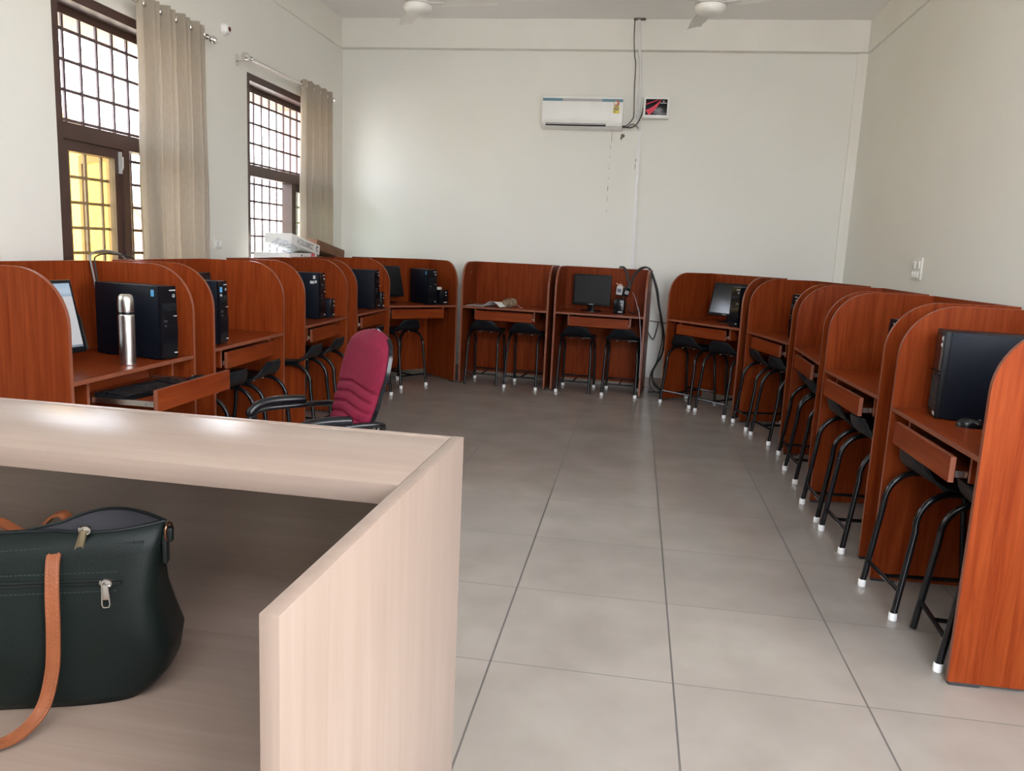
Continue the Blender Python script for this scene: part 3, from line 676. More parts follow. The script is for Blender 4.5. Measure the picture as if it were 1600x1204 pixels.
# ------------------------------------------------------------------ computers
def make_tower(w=.098, h=.34, d=.40, style='slim', stickers=True):
    t = thing('computer_tower', 'x', 'computer tower', (0, 0, 0), 0, 'black computer towers')
    bm = bmesh.new(); bbox_(bm, -w/2, w/2, .022, d, .006, h, .003); box(bm, -w/2+.01, w/2-.01, .05, .09, 0, .006); box(bm, -w/2+.01, w/2-.01, d-.08, d-.04, 0, .006)
    obj('case', bm, M_case, t)
    bm = bmesh.new()
    if style == 'slim':
        prof = [(.022, .004), (.010, .004), (.004, .02), (.0, .14), (.004, .16), (.008, .30), (.010, h), (.022, h)]
        prism(bm, prof, 'x', -w/2, w/2); bmesh.ops.bevel(bm, geom=bm.edges[:], offset=.002, segments=2, affect='EDGES')
    else:
        bbox_(bm, -w/2, w/2, .0, .024, .004, h+.002, .006)
    fp = obj('front_panel', bm, M_blksmooth if style == 'slim' else M_blkplastic, t)
    if style == 'slim':
        bm = bmesh.new(); bbox_(bm, -w/2+.008, w/2-.008, .001, .006, .225, .262, .001); obj('disc_drive', bm, M_blkplastic, fp)
        bm = bmesh.new(); lathe(bm, [(.0065, 0), (.008, .003), (.005, .0035), (.0045, .001), (0, .001)], 16, M=Matrix.Translation((.030, .009, h-.045)) @ Matrix.Rotation(R(90), 4, 'X')); obj('power_button', bm, M_silver, fp)
        bm = bmesh.new(); box(bm, .005, .042, .006, .0085, h-.022, h-.017); box(bm, .022, .040, -.0005, .002, .20, .204); box(bm, .024, .040, .000, .004, .028, .034); obj('front_print', bm, M_silver, fp, smooth=False)
        bm = bmesh.new(); box(bm, -w/2+.012, -w/2+.03, -.001, .004, .175, .185); box(bm, -w/2+.016, -w/2+.026, -.001, .003, .155, .163); obj('usb_port', bm, mat('dark port plastic', (.04, .04, .045), .4), fp, smooth=False)
    else:
        bm = bmesh.new(); nx, nz = 8, 16
        for i in range(nx):
            for j in range(nz):
                x = -w/2+.018+(w-.036)*(i+(.5 if j % 2 else 0))/nx; z = .035+.135*j/nz
                box(bm, x-.003, x+.003, -.0015, .001, z-.0026, z+.0026)
        obj('mesh_vent', bm, mat('dark grey mesh', (.045, .045, .045), .5), fp, smooth=False)
        bm = bmesh.new(); box(bm, -w/2+.02, -w/2+.11, -.001, .002, .19, .325); obj('drive_bay', bm, M_blksmooth, fp, smooth=False)
        bm = bmesh.new(); bbox_(bm, -w/2-.004, w/2+.0, -.010, .002, .176, .182, .002); obj('front_lip', bm, M_blksmooth, fp)
        bm = bmesh.new(); bbox_(bm, w/2-.045, w/2-.012, -.002, .002, .19, .325, .001); obj('port_strip', bm, mat('taupe plastic', (.07, .06, .055), .4), fp)
        bm = bmesh.new()
        for z in (.315, .29): lathe(bm, [(0, .004), (.007, .004), (.009, 0)], 14, M=Matrix.Translation((w/2-.028, -.001, z)) @ Matrix.Rotation(R(90), 4, 'X'))
        obj('power_button', bm, M_silver, fp)
        bm = bmesh.new(); box(bm, w/2-.06, w/2-.015, -.001, .001, .012, .026); obj('badge', bm, M_silver, fp, smooth=False)
    if stickers == 'side':
        bm = bmesh.new(); box(bm, -w/2-.0008, -w/2+.001, .045, .063, h-.048, h-.018); obj('blue_sticker', bm, M_blue, t, smooth=False)
    elif stickers == 'front':
        bm = bmesh.new(); box(bm, -w/2+.008, -w/2+.030, .004, .0072, h-.058, h-.030); obj('blue_sticker', bm, M_blue, fp, smooth=False)
        bm = bmesh.new(); box(bm, -w/2+.010, -w/2+.028, .004, .0072, h-.092, h-.068); obj('silver_sticker', bm, M_sticker, fp, smooth=False)
    elif stickers == 'pale':
        bm = bmesh.new(); box(bm, -w/2-.0008, -w/2+.001, .045, .062, h-.045, h-.02); box(bm, -w/2-.0008, -w/2+.001, .035, .05, h-.075, h-.055); box(bm, -w/2-.0008, -w/2+.001, .055, .085, h-.08, h-.06)
        obj('sticker', bm, M_sticker, t, smooth=False)
    elif stickers == 'strip':
        bm = bmesh.new(); box(bm, -w/2-.0015, -w/2+.001, .030, .034, .02, h-.02); obj('silver_strip', bm, M_chrome, t, smooth=False)
    return t
def put(o, loc, rz, label):
    o.location = loc; o.rotation_euler = (0, 0, R(rz)); o['label'] = label; return o
Z = .775
put(make_tower(stickers='side'), (-2.112, 3.385, Z), 78.5, 'black tower lying behind the steel flask, blue sticker on its side')
put(make_tower(stickers='front'), (-2.168, 3.985, Z), 95, 'slim black tower with blue and silver stickers, in the carrel beyond the flask')
put(make_tower(stickers='pale'), (*W('L3', .115, .075)[:2], Z), 92, 'black tower with pale side stickers in the third window-side carrel, left of maroon backrest')
put(make_tower(stickers='strip'), (*W('L4', .19, .03)[:2], Z), 91, 'black tower with a bright vertical strip above the maroon backrest')
put(make_tower(stickers='side', d=.36), (*W('Lc', .186, .06)[:2], Z), 46, 'bluish black tower on the angled corner carrel at left of the back wall')
put(make_tower(d=.38, stickers=None), (*W('R1', .315, .035)[:2], Z), -47, 'slim black tower standing in front of the monitor with the bright reflection')
put(make_tower(stickers=None), (1.178, 6.225, Z), -77, 'black tower sliver showing behind the panel edge of the second right carrel')
put(make_tower(stickers=None), (1.188, 3.918, Z), -87, 'black tower mostly hidden at the near end of the fourth right carrel')
put(make_tower(.17, .343, .39, 'mid', None), (1.207, 3.352, Z), -100, 'large black tower with mesh front in the nearest right carrel')

def make_monitor(w=.375, h=.305, tilt=8, scr=None, zc=.985-.775, brand=False):
    t = thing('monitor', 'x', 'monitor', (0, 0, 0), 0, 'flat monitors')
    bm = bmesh.new(); n = 32
    prism(bm, [(.105*math.cos(2*math.pi*k/n), .085*math.sin(2*math.pi*k/n)+.02) for k in range(n)], 'z', 0, .010); lathe(bm, [(.05, .010), (.03, .018), (.0, .02)], 20, M=Matrix.Translation((0, .03, 0))); obj('base', bm, M_blksmooth, t)
    bm = bmesh.new(); bbox_(bm, -.028, .028, .03, .052, .012, zc, .006); obj('stand', bm, M_blksmooth, t)
    T = Matrix.Translation((0, 0, zc)) @ Matrix.Rotation(R(-tilt), 4, 'X')
    bm = bmesh.new(); bbox_(bm, -w/2, w/2, -.004, .026, -h/2, h/2, .006, M=T); bbox_(bm, -w*.32, w*.32, .02, .05, -h*.33, h*.33, .014, M=T); hs = obj('housing', bm, M_blkplastic, t)
    bm = bmesh.new(); b = .016; box(bm, -w/2+b, w/2-b, -.0055, -.003, -h/2+b+.008, h/2-b)
    o = obj('screen', bm, scr or M_screen, hs, loc=T.to_translation(), rot=T.to_euler(), smooth=False)
    if brand:
        bm = bmesh.new(); bbox_(bm, -.022, .022, -.006, -.003, -h/2+.007, -h/2+.014, .001, M=T); obj('badge', bm, M_silver, hs)
    return t
put(make_monitor(scr=M_screen_on, tilt=13, h=.315), (-2.40, 2.935, Z), 84, 'monitor with a lit white page, left of the steel flask')
put(make_monitor(scr=M_screen_matt), (*W('L2', .05, .36)[:2], Z), 91, 'dark monitor corner above the slim tower in the carrel beyond the flask')
put(make_monitor(scr=M_screen_matt, tilt=14), (*W('Lc', -.155, .34)[:2], Z), 62, 'dark tilted monitor left of the bluish tower on the angled corner carrel')
put(make_monitor(scr=M_screen_matt, brand=True, tilt=3), (*W('B2', -.133, .37)[:2], Z), -4, 'front-facing black monitor on the back wall carrel under the cables')
put(make_monitor(brand=True, tilt=14.5), (*W('R1', -.01, .33)[:2], Z), -42.6, 'black monitor reflecting a bright window patch on the angled right carrel')
put(make_monitor(scr=M_screen_matt), (1.44, 4.22, Z), -87, 'top of a dark monitor above the fourth right carrel panel')

def make_ups(w=.10, h=.142, d=.19):
    t = thing('power_backup_unit', 'x', 'power backup unit', (0, 0, 0), 0, 'small black power backup boxes')
    bm = bmesh.new(); bbox_(bm, -w/2, w/2, .008, d, 0, h, .006); obj('case', bm, M_case, t)
    bm = bmesh.new(); bbox_(bm, -w/2, w/2, 0, .014, 0, h, .006); f = obj('front_panel', bm, M_blksmooth, t)
    for z, s in ((h-.022, .007), (h-.052, .006)):
        bm = bmesh.new(); lathe(bm, [(0, .003), (s, .002), (s, 0)], 12, M=Matrix.Translation((.022, .0, z)) @ Matrix.Rotation(R(90), 4, 'X')); obj('power_button' if z > h-.03 else 'indicator', bm, M_silver, f)
    bm = bmesh.new(); box(bm, -.004, .036, -.001, .001, .016, .026); obj('badge', bm, M_greystripe, f, smooth=False)
    return t
u0 = make_ups()
put(u0, (*W('L3', .275, .06)[:2], Z), 92, 'small black power box beside the pale-stickered tower in the third window-side carrel')
dup(u0, 'small black power box beside the tower with the bright strip, above the maroon backrest', (*W('L4', .33, .03)[:2], Z), 91)
dup(u0, 'small black power box right of the bluish tower, a white adapter on top', (*W('Lc', .342, .10)[:2], Z), 46)
dup(u0, 'small black power box right of the front-facing black monitor', (*W('B2', .162, .19)[:2], Z), -5)
ad = thing('power_adapter', 'white adapter lying on the power box of the corner carrel', 'power adapter', (*W('Lc', .33, .19)[:2], Z+.142), 60)
bm = bmesh.new(); bbox_(bm, -.03, .03, -.022, .022, 0, .026, .006); obj('case', bm, M_offwhite, ad)
bm = bmesh.new(); tube(bm, smoothpts([(.03, 0, .012), (.055, .01, .014), (.06, .05, .008), (.03, .07, .006)], 5), .003, 8); obj('lead', bm, M_offwhite, ad)

# keyboard and mice
k = thing('keyboard', 'black keyboard on the pulled-out drawer in front of the steel flask', 'keyboard', (*W('L1', -.055, DRAW+.20)[:2], .680), 84)
bm = bmesh.new(); prism(bm, [(-.075, 0), (.075, 0), (.075, .026), (-.075, .014)], 'x', -.22, .22); bmesh.ops.bevel(bm, geom=bm.edges[:], offset=.003, segments=2, affect='EDGES'); obj('case', bm, M_blkplastic, k)
bm = bmesh.new()
for r_ in range(6):
    y = -.060+.0205*r_+(.006 if r_ == 5 else 0); z = .0155+.0016*r_
    n = [10, 14, 14, 15, 15, 15][r_]
    for c in range(n):
        x = -.205+.0205*c*(15/n); wk = .0085*(15/n)
        if r_ == 0 and c in (4, 5): wk *= 1.0
        bbox_(bm, x-wk+.009, x+wk+.009, y-.0082, y+.0082, z, z+.006, .0015, seg=1)
    for c in range(4):
        x = .128+.0205*c; bbox_(bm, x-.0085, x+.0085, y-.0082, y+.0082, z, z+.006, .0015, seg=1)
kk = obj('keys', bm, M_blksmooth, k); kk['kind'] = 'stuff'
def mouse(label, loc, rz, tail):
    t = thing('computer_mouse', label, 'computer mouse', loc, rz, 'black computer mice')
    bm = bmesh.new()
    def fn(u, v):
        a = 2*math.pi*u; p = v*math.pi/2
        x = .030*math.cos(a)*math.sin(p)**.8 if p > 0 else 0; y = .056*math.sin(a)*math.sin(p)**.8 if p > 0 else 0
        return Vector((x, y, .036*math.cos(p)*(1-.25*(y/.056))))
    grid(bm, fn, 24, 8); bmesh.ops.remove_doubles(bm, verts=bm.verts[:], dist=.0002); bmesh.ops.holes_fill(bm, edges=bm.edges[:]); obj('body', bm, M_blksmooth, t)
    bm = bmesh.new(); lathe(bm, [(0, -.003), (.008, -.003), (.008, .003), (0, .003)], 14, M=Matrix.Translation((0, .022, .024)) @ My); obj('scroll_wheel', bm, M_greystripe, t)
    bm = bmesh.new(); tube(bm, smoothpts([(0, .052, .010)]+tail, 6), .0022, 6); obj('lead', bm, M_cable, t)
mouse('black mouse on the pulled-out drawer, right of the keyboard', (*W('L1', .225, DRAW+.13)[:2], .680), 100, [(0, .08, .008), (-.01, .13, .004), (.01, .20, .004)])
mouse('black mouse lying in front of the large right-hand tower', (1.285, 3.150, Z), -98, [(.0, .08, .006), (.02, .11, .004), (.02, .15, .004)])

# steel flask
f = thing('thermos_flask', 'brushed steel thermos flask standing in front of the black tower', 'flask', (*W('L1', .036, .085)[:2], Z))
bm = bmesh.new(); lathe(bm, [(0, 0), (.032, 0), (.0345, .003), (.0345, .214), (.0335, .220), (.031, .224), (.0, .224)], 40); obj('body', bm, M_steel, f)
bm = bmesh.new(); lathe(bm, [(.031, .222), (.0315, .224), (.0315, .231), (.031, .233)], 36); obj('neck_ring', bm, M_blksmooth, f)
bm = bmesh.new(); lathe(bm, [(.031, .232), (.0335, .233), (.034, .236), (.0335, .285), (.030, .300), (.024, .308), (.018, .310), (.016, .308), (0, .308)], 40); obj('cup_lid', bm, M_steel, f)

# cables along the window side, over the top of the flask carrel
def cable(name, label, pts, r, m=M_cable, cat='cable', group=None, n=6):
    bm = bmesh.new(); tube(bm, smoothpts(pts, n), r, 8); return tag(obj(name, bm, m), label, cat, group)
cable('power_cable', 'thick cable looping over the top edge behind the steel flask carrel', [(-2.58, 3.53, .79), (-2.59, 3.545, .98), (-2.61, 3.547, 1.12), (-2.625, 3.547, 1.205), (-2.64, 3.575, 1.236), (-2.66, 3.66, 1.252), (-2.665, 3.76, 1.250), (-2.67, 3.86, 1.225), (-2.68, 3.93, 1.17)], .005, M_greycable)
cable('data_cable', 'thinner cable over the top edge behind the steel flask, lower of the two', [(-2.565, 3.535, .79), (-2.58, 3.546, 1.00), (-2.595, 3.549, 1.12), (-2.605, 3.549, 1.200), (-2.62, 3.58, 1.225), (-2.65, 3.68, 1.236), (-2.665, 3.80, 1.234), (-2.67, 3.92, 1.222), (-2.69, 4.02, 1.19)], .004, M_cable)
cable('monitor_cable', 'black cable arching between the lit monitor and the tower behind the flask', [(-2.45, 3.09, .93), (-2.50, 3.17, 1.0), (-2.53, 3.26, 1.005), (-2.54, 3.33, .96), (-2.54, 3.36, .88), (-2.53, 3.37, .80)], .006)

# things on the back wall carrels
p = thing('newspaper', 'open newspaper sheets with one corner curled up on the papers carrel', 'newspaper', (*W('B1', -.20, .13)[:2], Z+.002), -6)
bm = bmesh.new()
def fn(u, v):
    x = -.20+.36*u; c = max(0, (u-.50)/.5)
    return Vector((x+.05*v, -.10+.22*v, .002+.004*math.sin(7*u+3*v)**2+.055*math.sin(math.pi*min(1, c*1.0))*(1-.35*v)))
grid(bm, fn, 26, 8); solidify(bm, .0012); obj('outer_sheet', bm, M_paper, p)
bm = bmesh.new()
def fn(u, v): return Vector((-.165+.17*u+.05*v, -.085+.17*v, .0085+.003*math.sin(6*u+3*v)**2))
grid(bm, fn, 10, 8); solidify(bm, .0012); obj('printed_sheet', bm, M_newsprint, p)
cw = bmesh.new(); bmesh.ops.create_icosphere(cw, subdivisions=4, radius=1)
rn = random.Random(4); ks = [Vector((rn.uniform(-1, 1), rn.uniform(-1, 1), rn.uniform(-1, 1))).normalized() for _ in range(26)]
for v in cw.verts:
    q = v.co.normalized(); d_ = 1.0
    for i, kx in enumerate(ks): d_ -= .22*max(0, q.dot(kx)-.72)*(1.2 if i % 2 else -1.)*2
    d_ += .06*math.sin(9*q.x+5*q.z)*math.sin(8*q.y+2)
    d_ += .10*math.sin(23*q.x+11*q.y)*math.sin(19*q.z+5*q.x)
    v.co = Vector((q.x*.070*d_, q.y*.055*d_, max(-.036, q.z*.050*d_+.012*q.x)+.037))
tag(obj('crumpled_wrapper', cw, M_crumple, None, (*W('B1', .005, .20)[:2], Z), (0, 0, .3), ang=25), 'crumpled khaki wrapper right of the newspaper', 'wrapper')
cable('charging_lead', 'short dark pink lead trailing right of the crumpled wrapper', [(*W('B1', .07, .20)[:2], Z+.03), (*W('B1', .10, .19)[:2], Z+.022), (*W('B1', .13, .17)[:2], Z+.006), (*W('B1', .15, .16)[:2], Z+.006)], .006, mat('dusty pink plastic', (.25, .10, .10), .5))

# cable bundle at the end of the monitor carrel
g = 'cables at the monitor carrel'
cb = thing('cable_bundle', 'bundle of black cables hanging over the right end of the monitor carrel to floor', 'cable bundle', (.15, 7.95, 0))
def part_cable(par, name, pts, r, m=M_cable):
    o0 = Vector(par.location); bm = bmesh.new(); tube(bm, smoothpts([Vector(p)-o0 for p in pts], 6), r, 8); return obj(name, bm, m, par)
part_cable(cb, 'cable', [(-.16, 8.15, 1.15), (-.165, 8.155, 1.222), (-.12, 8.10, 1.205), (-.085, 8.06, 1.12), (-.06, 8.03, 1.02)], .007)
part_cable(cb, 'cable', [(-.145, 8.15, 1.15), (-.145, 8.155, 1.225), (-.10, 8.09, 1.20), (-.07, 8.05, 1.11), (-.055, 8.02, 1.02)], .006)
part_cable(cb, 'cable', [(-.055, 8.02, 1.02), (-.03, 8.06, 1.13), (.03, 8.08, 1.215), (.10, 8.06, 1.232), (.14, 7.97, 1.19), (.20, 7.95, 1.037), (.24, 7.95, .864), (.285, 7.95, .697), (.315, 7.95, .54), (.305, 7.94, .40), (.26, 7.92, .29), (.22, 7.9, .19), (.26, 7.88, .10), (.36, 7.86, .012)], .008)
part_cable(cb, 'cable', [(-.05, 8.02, 1.03), (-.01, 8.07, 1.15), (.05, 8.08, 1.213), (.115, 8.05, 1.228), (.155, 7.99, 1.18), (.215, 7.97, 1.03), (.25, 7.97, .86), (.29, 7.97, .70), (.325, 7.97, .52), (.30, 7.96, .36), (.235, 7.93, .24), (.245, 7.9, .10), (.32, 7.9, .03), (.20, 7.93, .010)], .007)
part_cable(cb, 'cable', [(.14, 8.02, 1.19), (.205, 7.99, 1.02), (.26, 8.0, .78), (.30, 8.0, .56), (.27, 7.98, .33), (.21, 7.95, .18), (.23, 7.92, .04), (.40, 7.80, .010)], .006)
cable('wall_cable', 'thin cable crossing the bare wall gap right of the monitor carrel', [(.17, 8.26, .69), (.24, 8.27, .685), (.30, 8.265, .68), (.36, 8.25, .675)], .006, M_greycable)
cable('loose_cable', 'thin cable dangling in a V over the bare wall gap', [(.135, 8.16, .66), (.16, 8.22, .58), (.215, 8.23, .505), (.245, 8.23, .60), (.255, 8.24, .68)], .005)
cable('grey_lead', 'thin grey lead hanging from the adapters down past the monitor carrel shelf', [(-.02, 7.97, .98), (.01, 7.80, .93), (.03, 7.60, .88), (.055, 7.52, .80), (.075, 7.52, .66), (.092, 7.53, .48), (.098, 7.545, .20)], .004, mat('pinkish grey lead', (.30, .24, .25), .5))
cable('shelf_lead', 'black lead lying behind the small power box under the cables', [(-.12, 7.98, .95), (-.09, 7.97, .89), (-.06, 7.95, .86), (-.05, 7.93, .80), (.0, 7.9, .783), (.03, 7.92, .80), (.045, 7.95, .84), (.06, 7.95, .79)], .0045)
for i, (x, z, rx, ry, lab) in enumerate(((-.085, .985, 12, 16, 'black plug adapter hanging from the cables, right one'), (-.150, .995, -6, 4, 'grey plug adapter hanging from the cables, left one'))):
    a = thing('plug_adapter', lab, 'plug adapter', (x, 7.985, z), 0, 'plug adapters hanging from the cables'); a.rotation_euler = (R(rx), R(ry), R(20-30*i))
    bm = bmesh.new(); bbox_(bm, -.030, .030, -.022, .022, -.045, .045, .006); obj('case', bm, (M_blkplastic, M_silver)[i], a)
    bm = bmesh.new()
    for dx in (-.009, .009): tube(bm, [(dx, 0, .045), (dx, 0, .062)], .0025, 8)
    obj('pin', bm, M_chrome, a)
    bm = bmesh.new(); box(bm, -.02, .02, -.0228, -.021, -.02, .015); obj('rating_label', bm, (M_greystripe, M_print)[i], a, smooth=False)
tag(obj('wire_strands', (lambda b: (tube(b, [(-.19, 7.96, 1.065), (-.13, 7.97, 1.04), (-.09, 7.98, 1.015)], .003, 6), tube(b, [(-.15, 7.95, 1.075), (-.11, 7.97, 1.035)], .0025, 6), b)[2])(bmesh.new()), mat('bare copper wire', (.55, .30, .18), .35, .7)), 'bare coppery wire ends sticking out of the cable bundle', 'wire')

# cartons on the window sill side
BX = -2.90
def carton(name, label, cat, loc, rot, dims, m, front=None):
    t = thing(name, label, cat, loc); t.rotation_euler = tuple(R(a) for a in rot)
    bm = bmesh.new(); x, y, z = dims; bbox_(bm, -x/2, x/2, -y/2, y/2, 0, z, .002)
    obj('carton_body', bm, m, t); return t
lb = bmesh.new(); bbox_(lb, XL, -2.80, 5.98, 7.66, 1.165, 1.185, .002)      # wall ledge below the far window, hidden behind the carrels
for y in (6.02, 7.60): prism(lb, [(XL, 1.165), (-2.84, 1.165), (XL, .95)], 'y', y-.02, y+.02)
struct('trim_6', lb, M_beam)
c1 = carton('flat_carton', 'white flat carton with a red square, lowest under the far window', 'carton', (-2.96, 6.50, 1.186), (0, 0, 2), (.30, .62, .048), M_paper)
bm = bmesh.new(); box(bm, .150, .1515, .175, .255, .008, .046); rl = obj('red_square', bm, M_redlabel, c1, smooth=False)
bm = bmesh.new(); prism(bm, [(.205, .010), (.228, .010), (.232, .02), (.224, .022), (.221, .032), (.214, .032), (.213, .022), (.203, .02)], 'x', .1515, .1525); obj('white_mark', bm, M_paper, rl, smooth=False)
bm = bmesh.new()
for y0_, w_, z0_ in ((-.18, .01, .012), (-.06, .03, .022), (-.05, .016, .030), (-.10, .012, .008), (.02, .02, .012), (.10, .03, .008)): box(bm, .150, .1515, y0_, y0_+w_, z0_, z0_+.010)
obj('carton_print', bm, M_print, c1, smooth=False)
c2 = carton('brown_carton', 'brown cardboard carton sloping down to the right under the far curtain', 'carton', (-2.97, 7.255, 1.1865), (4.5, 0, 0), (.26, .72, .085), M_card)
c2.rotation_euler = (R(-7.5), 0, R(1)); c2.location = (-2.97, 7.20, 1.225)
c3 = carton('printed_carton', 'white carton with upside-down lettering, resting tilted on other cartons', 'carton', (-2.95, 6.60, 1.265), (-9, 0, 0), (.24, .60, .085), M_paper)
Mt = Matrix.Translation((.1205, -.02, .046)) @ Matrix.Rotation(R(90), 4, 'Z') @ Matrix.Rotation(R(90), 4, 'X') @ Matrix.Rotation(R(180), 4, 'Z')
text('lettering', 'ZEBRITECH', .066, M_print, c3, Mt)
bm = bmesh.new(); tube(bm, [(.121, .235+.022*math.cos(a), .046+.022*math.sin(a)) for a in [R(40+28*k_) for k_ in range(11)]], .003, 6); tube(bm, [(.121, .235, .046), (.121, .235, .064)], .003, 6); obj('round_logo', bm, M_print, c3)
# polythene bag
pb = bmesh.new(); bmesh.ops.create_icosphere(pb, subdivisions=4, radius=1)
for v in pb.verts:
    q = v.co.copy(); w = 1+.10*math.sin(11*q.y+4*q.z)*math.sin(7*q.x+3)+.05*math.sin(23*q.z+9*q.y)
    v.co = Vector((q.x*.09*w, q.y*.17*w*(1-.35*q.z)+.05*q.z, max(-.05, q.z*.085*w)+.051))
tag(obj('polythene_bag', pb, M_film, None, (-2.93, 6.36, 1.2355), (0, 0, 0), ang=30), 'crumpled clear polythene bag behind the white lettered carton', 'plastic bag')

# ------------------------------------------------------------------ maroon chair
ch = thing('office_chair', 'maroon padded armchair with black tube arms beyond the beech counter', 'chair', (-1.285, 3.03, 0), 0)
ch.rotation_euler = (0, 0, R(-42.5-0))          # local -y is the way it faces
# local frame: x right of sitter's back view, y towards the back
ch.rotation_euler = (0, 0, math.atan2(-.70, -.71)+math.pi/2)
HWB = [(.0, .120), (.1, .142), (.3, .168), (.5, .194), (.7, .208), (.82, .200), (.9, .178), (.95, .142), (.98, .092), (1., .0)]
def hwid(t):
    for (a, wa), (b, wb) in zip(HWB, HWB[1:]):
        if t <= b:
            s = (t-a)/(b-a); s2 = s*s*(3-2*s) if b < .9 else s; return wa+(wb-wa)*s2
    return 0
BH, BZ = .555, .440
def back_axis(t):   # y offset of back line, leaning back
    return .165+.030*math.sin(t*2.2)+.085*t*t+.02*t
def crease(t, c):
    d_ = 0
    for t0 in (.27, .345, .42, .495, .57):
        tt = t-(t0+.035*(1-abs(c))-.045*c*c*.5)
        d_ += math.exp(-(tt/.012)**2)
    return d_*.011*min(1, (1-abs(c))*6)
bm = bmesh.new()
def fn(u, v):
    c = (u-.5)*2; w = max(hwid(v), .002)
    edge = (1-abs(c)**3.2)*(1-max(0, (v-.9)/.1)**2)*(min(1, v/.05))
    lumb = .018*math.exp(-((v-.32)/.2)**2)
    return Vector((c*w, back_axis(v)-(.052+lumb)*edge**.6+crease(v, c)*edge**.3, BZ+BH*v))
grid(bm, fn, 40, 110); obj('backrest_cushion', bm, M_red, ch, ang=75)
bm = bmesh.new()
def fn(u, v):
    c = (u-.5)*2; w = max(hwid(v), .002)+.004
    return Vector((c*w, back_axis(v)+.004+.012*(1-c*c), BZ-.006+(BH+.007)*v))
grid(bm, fn, 20, 40); solidify(bm, .016); obj('back_shell', bm, M_blksmooth, ch, ang=60)
bm = bmesh.new()
def fn(u, v):
    a = 2*math.pi*u; s = 1 if v < 1 else 1
    def se(q, p): return math.copysign(abs(q)**p, q)
    rr = math.sin(v*math.pi/2)**.45
    return Vector((.235*se(math.cos(a), .55)*rr, -.02+.235*se(math.sin(a), .55)*rr, .425+.055*math.cos(v*math.pi/2)))
grid(bm, fn, 40, 14); bmesh.ops.remove_doubles(bm, verts=bm.verts[:], dist=.0005); bmesh.ops.holes_fill(bm, edges=bm.edges[:]); obj('seat_cushion', bm, M_red, ch, ang=70)
bm = bmesh.new(); bbox_(bm, -.21, .21, -.23, .19, .40, .43, .01); obj('seat_pan', bm, M_blksmooth, ch)
for s in (-1, 1):
    x = s*.240
    bm = bmesh.new()
    tube(bm, smoothpts([(s*.20, .235, .60), (s*.232, .215, .632), (x, .16, .640), (x, .02, .640), (x, -.10, .636), (x, -.155, .615), (x, -.180, .56), (x, -.182, .42), (x, -.165, .20), (x, -.185, .06), (x, -.17, .022), (x, -.12, .0135), (x, .10, .0135), (x, .22, .0135), (x, .245, .0135)], 6), .0125, 12)
    af = obj('arm_frame', bm, M_tube, ch)
    bm = bmesh.new(); pts = smoothpts([(x, .08, .664), (x, .0, .668), (x, -.08, .666), (x, -.135, .650), (x, -.176, .610)], 6)
    tube(bm, pts, [.012]+[.020]*(len(pts)-3)+[.018, .012], 12); obj('arm_pad', bm, M_blksmooth, af)
bm = bmesh.new(); tube(bm, [(-.240, -.05, .395), (.240, -.05, .395)], .0125, 10); tube(bm, [(-.240, -.182, .40), (.240, -.182, .40)], .0125, 10); tube(bm, [(-.240, .245, .0135), (.240, .245, .0135)], .0125, 10)
for s in (-1, 1): tube(bm, smoothpts([(s*.12, -.05, .39), (s*.12, .16, .40), (s*.12, .235, .46), (s*.12, .255, .60)], 5), .011, 8)
obj('cross_frame', bm, M_tube, ch)

# ------------------------------------------------------------------ beech counter
TH = -.95
ct = thing('reception_counter', 'pale beech reception counter with a raised ledge and open back', 'counter', (-.2356, 1.127, 0), TH)
DX0 = -2.15; T_ = .0172; HC = 1.08; ZW = .725
bm = bmesh.new(); bbox_(bm, -T_, 0, -.602, 0, .01, HC, .0012); obj('end_panel', bm, M_beech_v, ct)
bm = bmesh.new(); bbox_(bm, DX0, DX0+T_, -.602, 0, .01, HC, .0012); obj('end_panel', bm, M_beech_v, ct)
bm = bmesh.new(); bbox_(bm, DX0+T_, -T_-.0006, -T_, 0, .01, HC-.0005, .001); obj('front_panel', bm, M_beech_h, ct)
bm = bmesh.new(); bbox_(bm, DX0+T_, -T_-.0010, -.258, -T_-.0006, HC-.0265, HC-.0005, .0012); obj('ledge', bm, M_beech_h, ct)
bm = bmesh.new(); bbox_(bm, DX0+T_, -T_-.0006, -.590, -T_-.0006, ZW-.025, ZW, .0012); obj('work_surface', bm, M_beech_h, ct)
bm = bmesh.new(); box(bm, DX0+T_, -T_-.001, -.08, -.065, .08, ZW-.025); obj('modesty_panel', bm, M_beech_h, ct, smooth=False)

# ------------------------------------------------------------------ handbag
hb = thing('tote_bag', 'dark green leather tote bag with tan straps on the beech counter', 'handbag', (-.674, .882, ZW+.001), 18)
XLFT = -.275
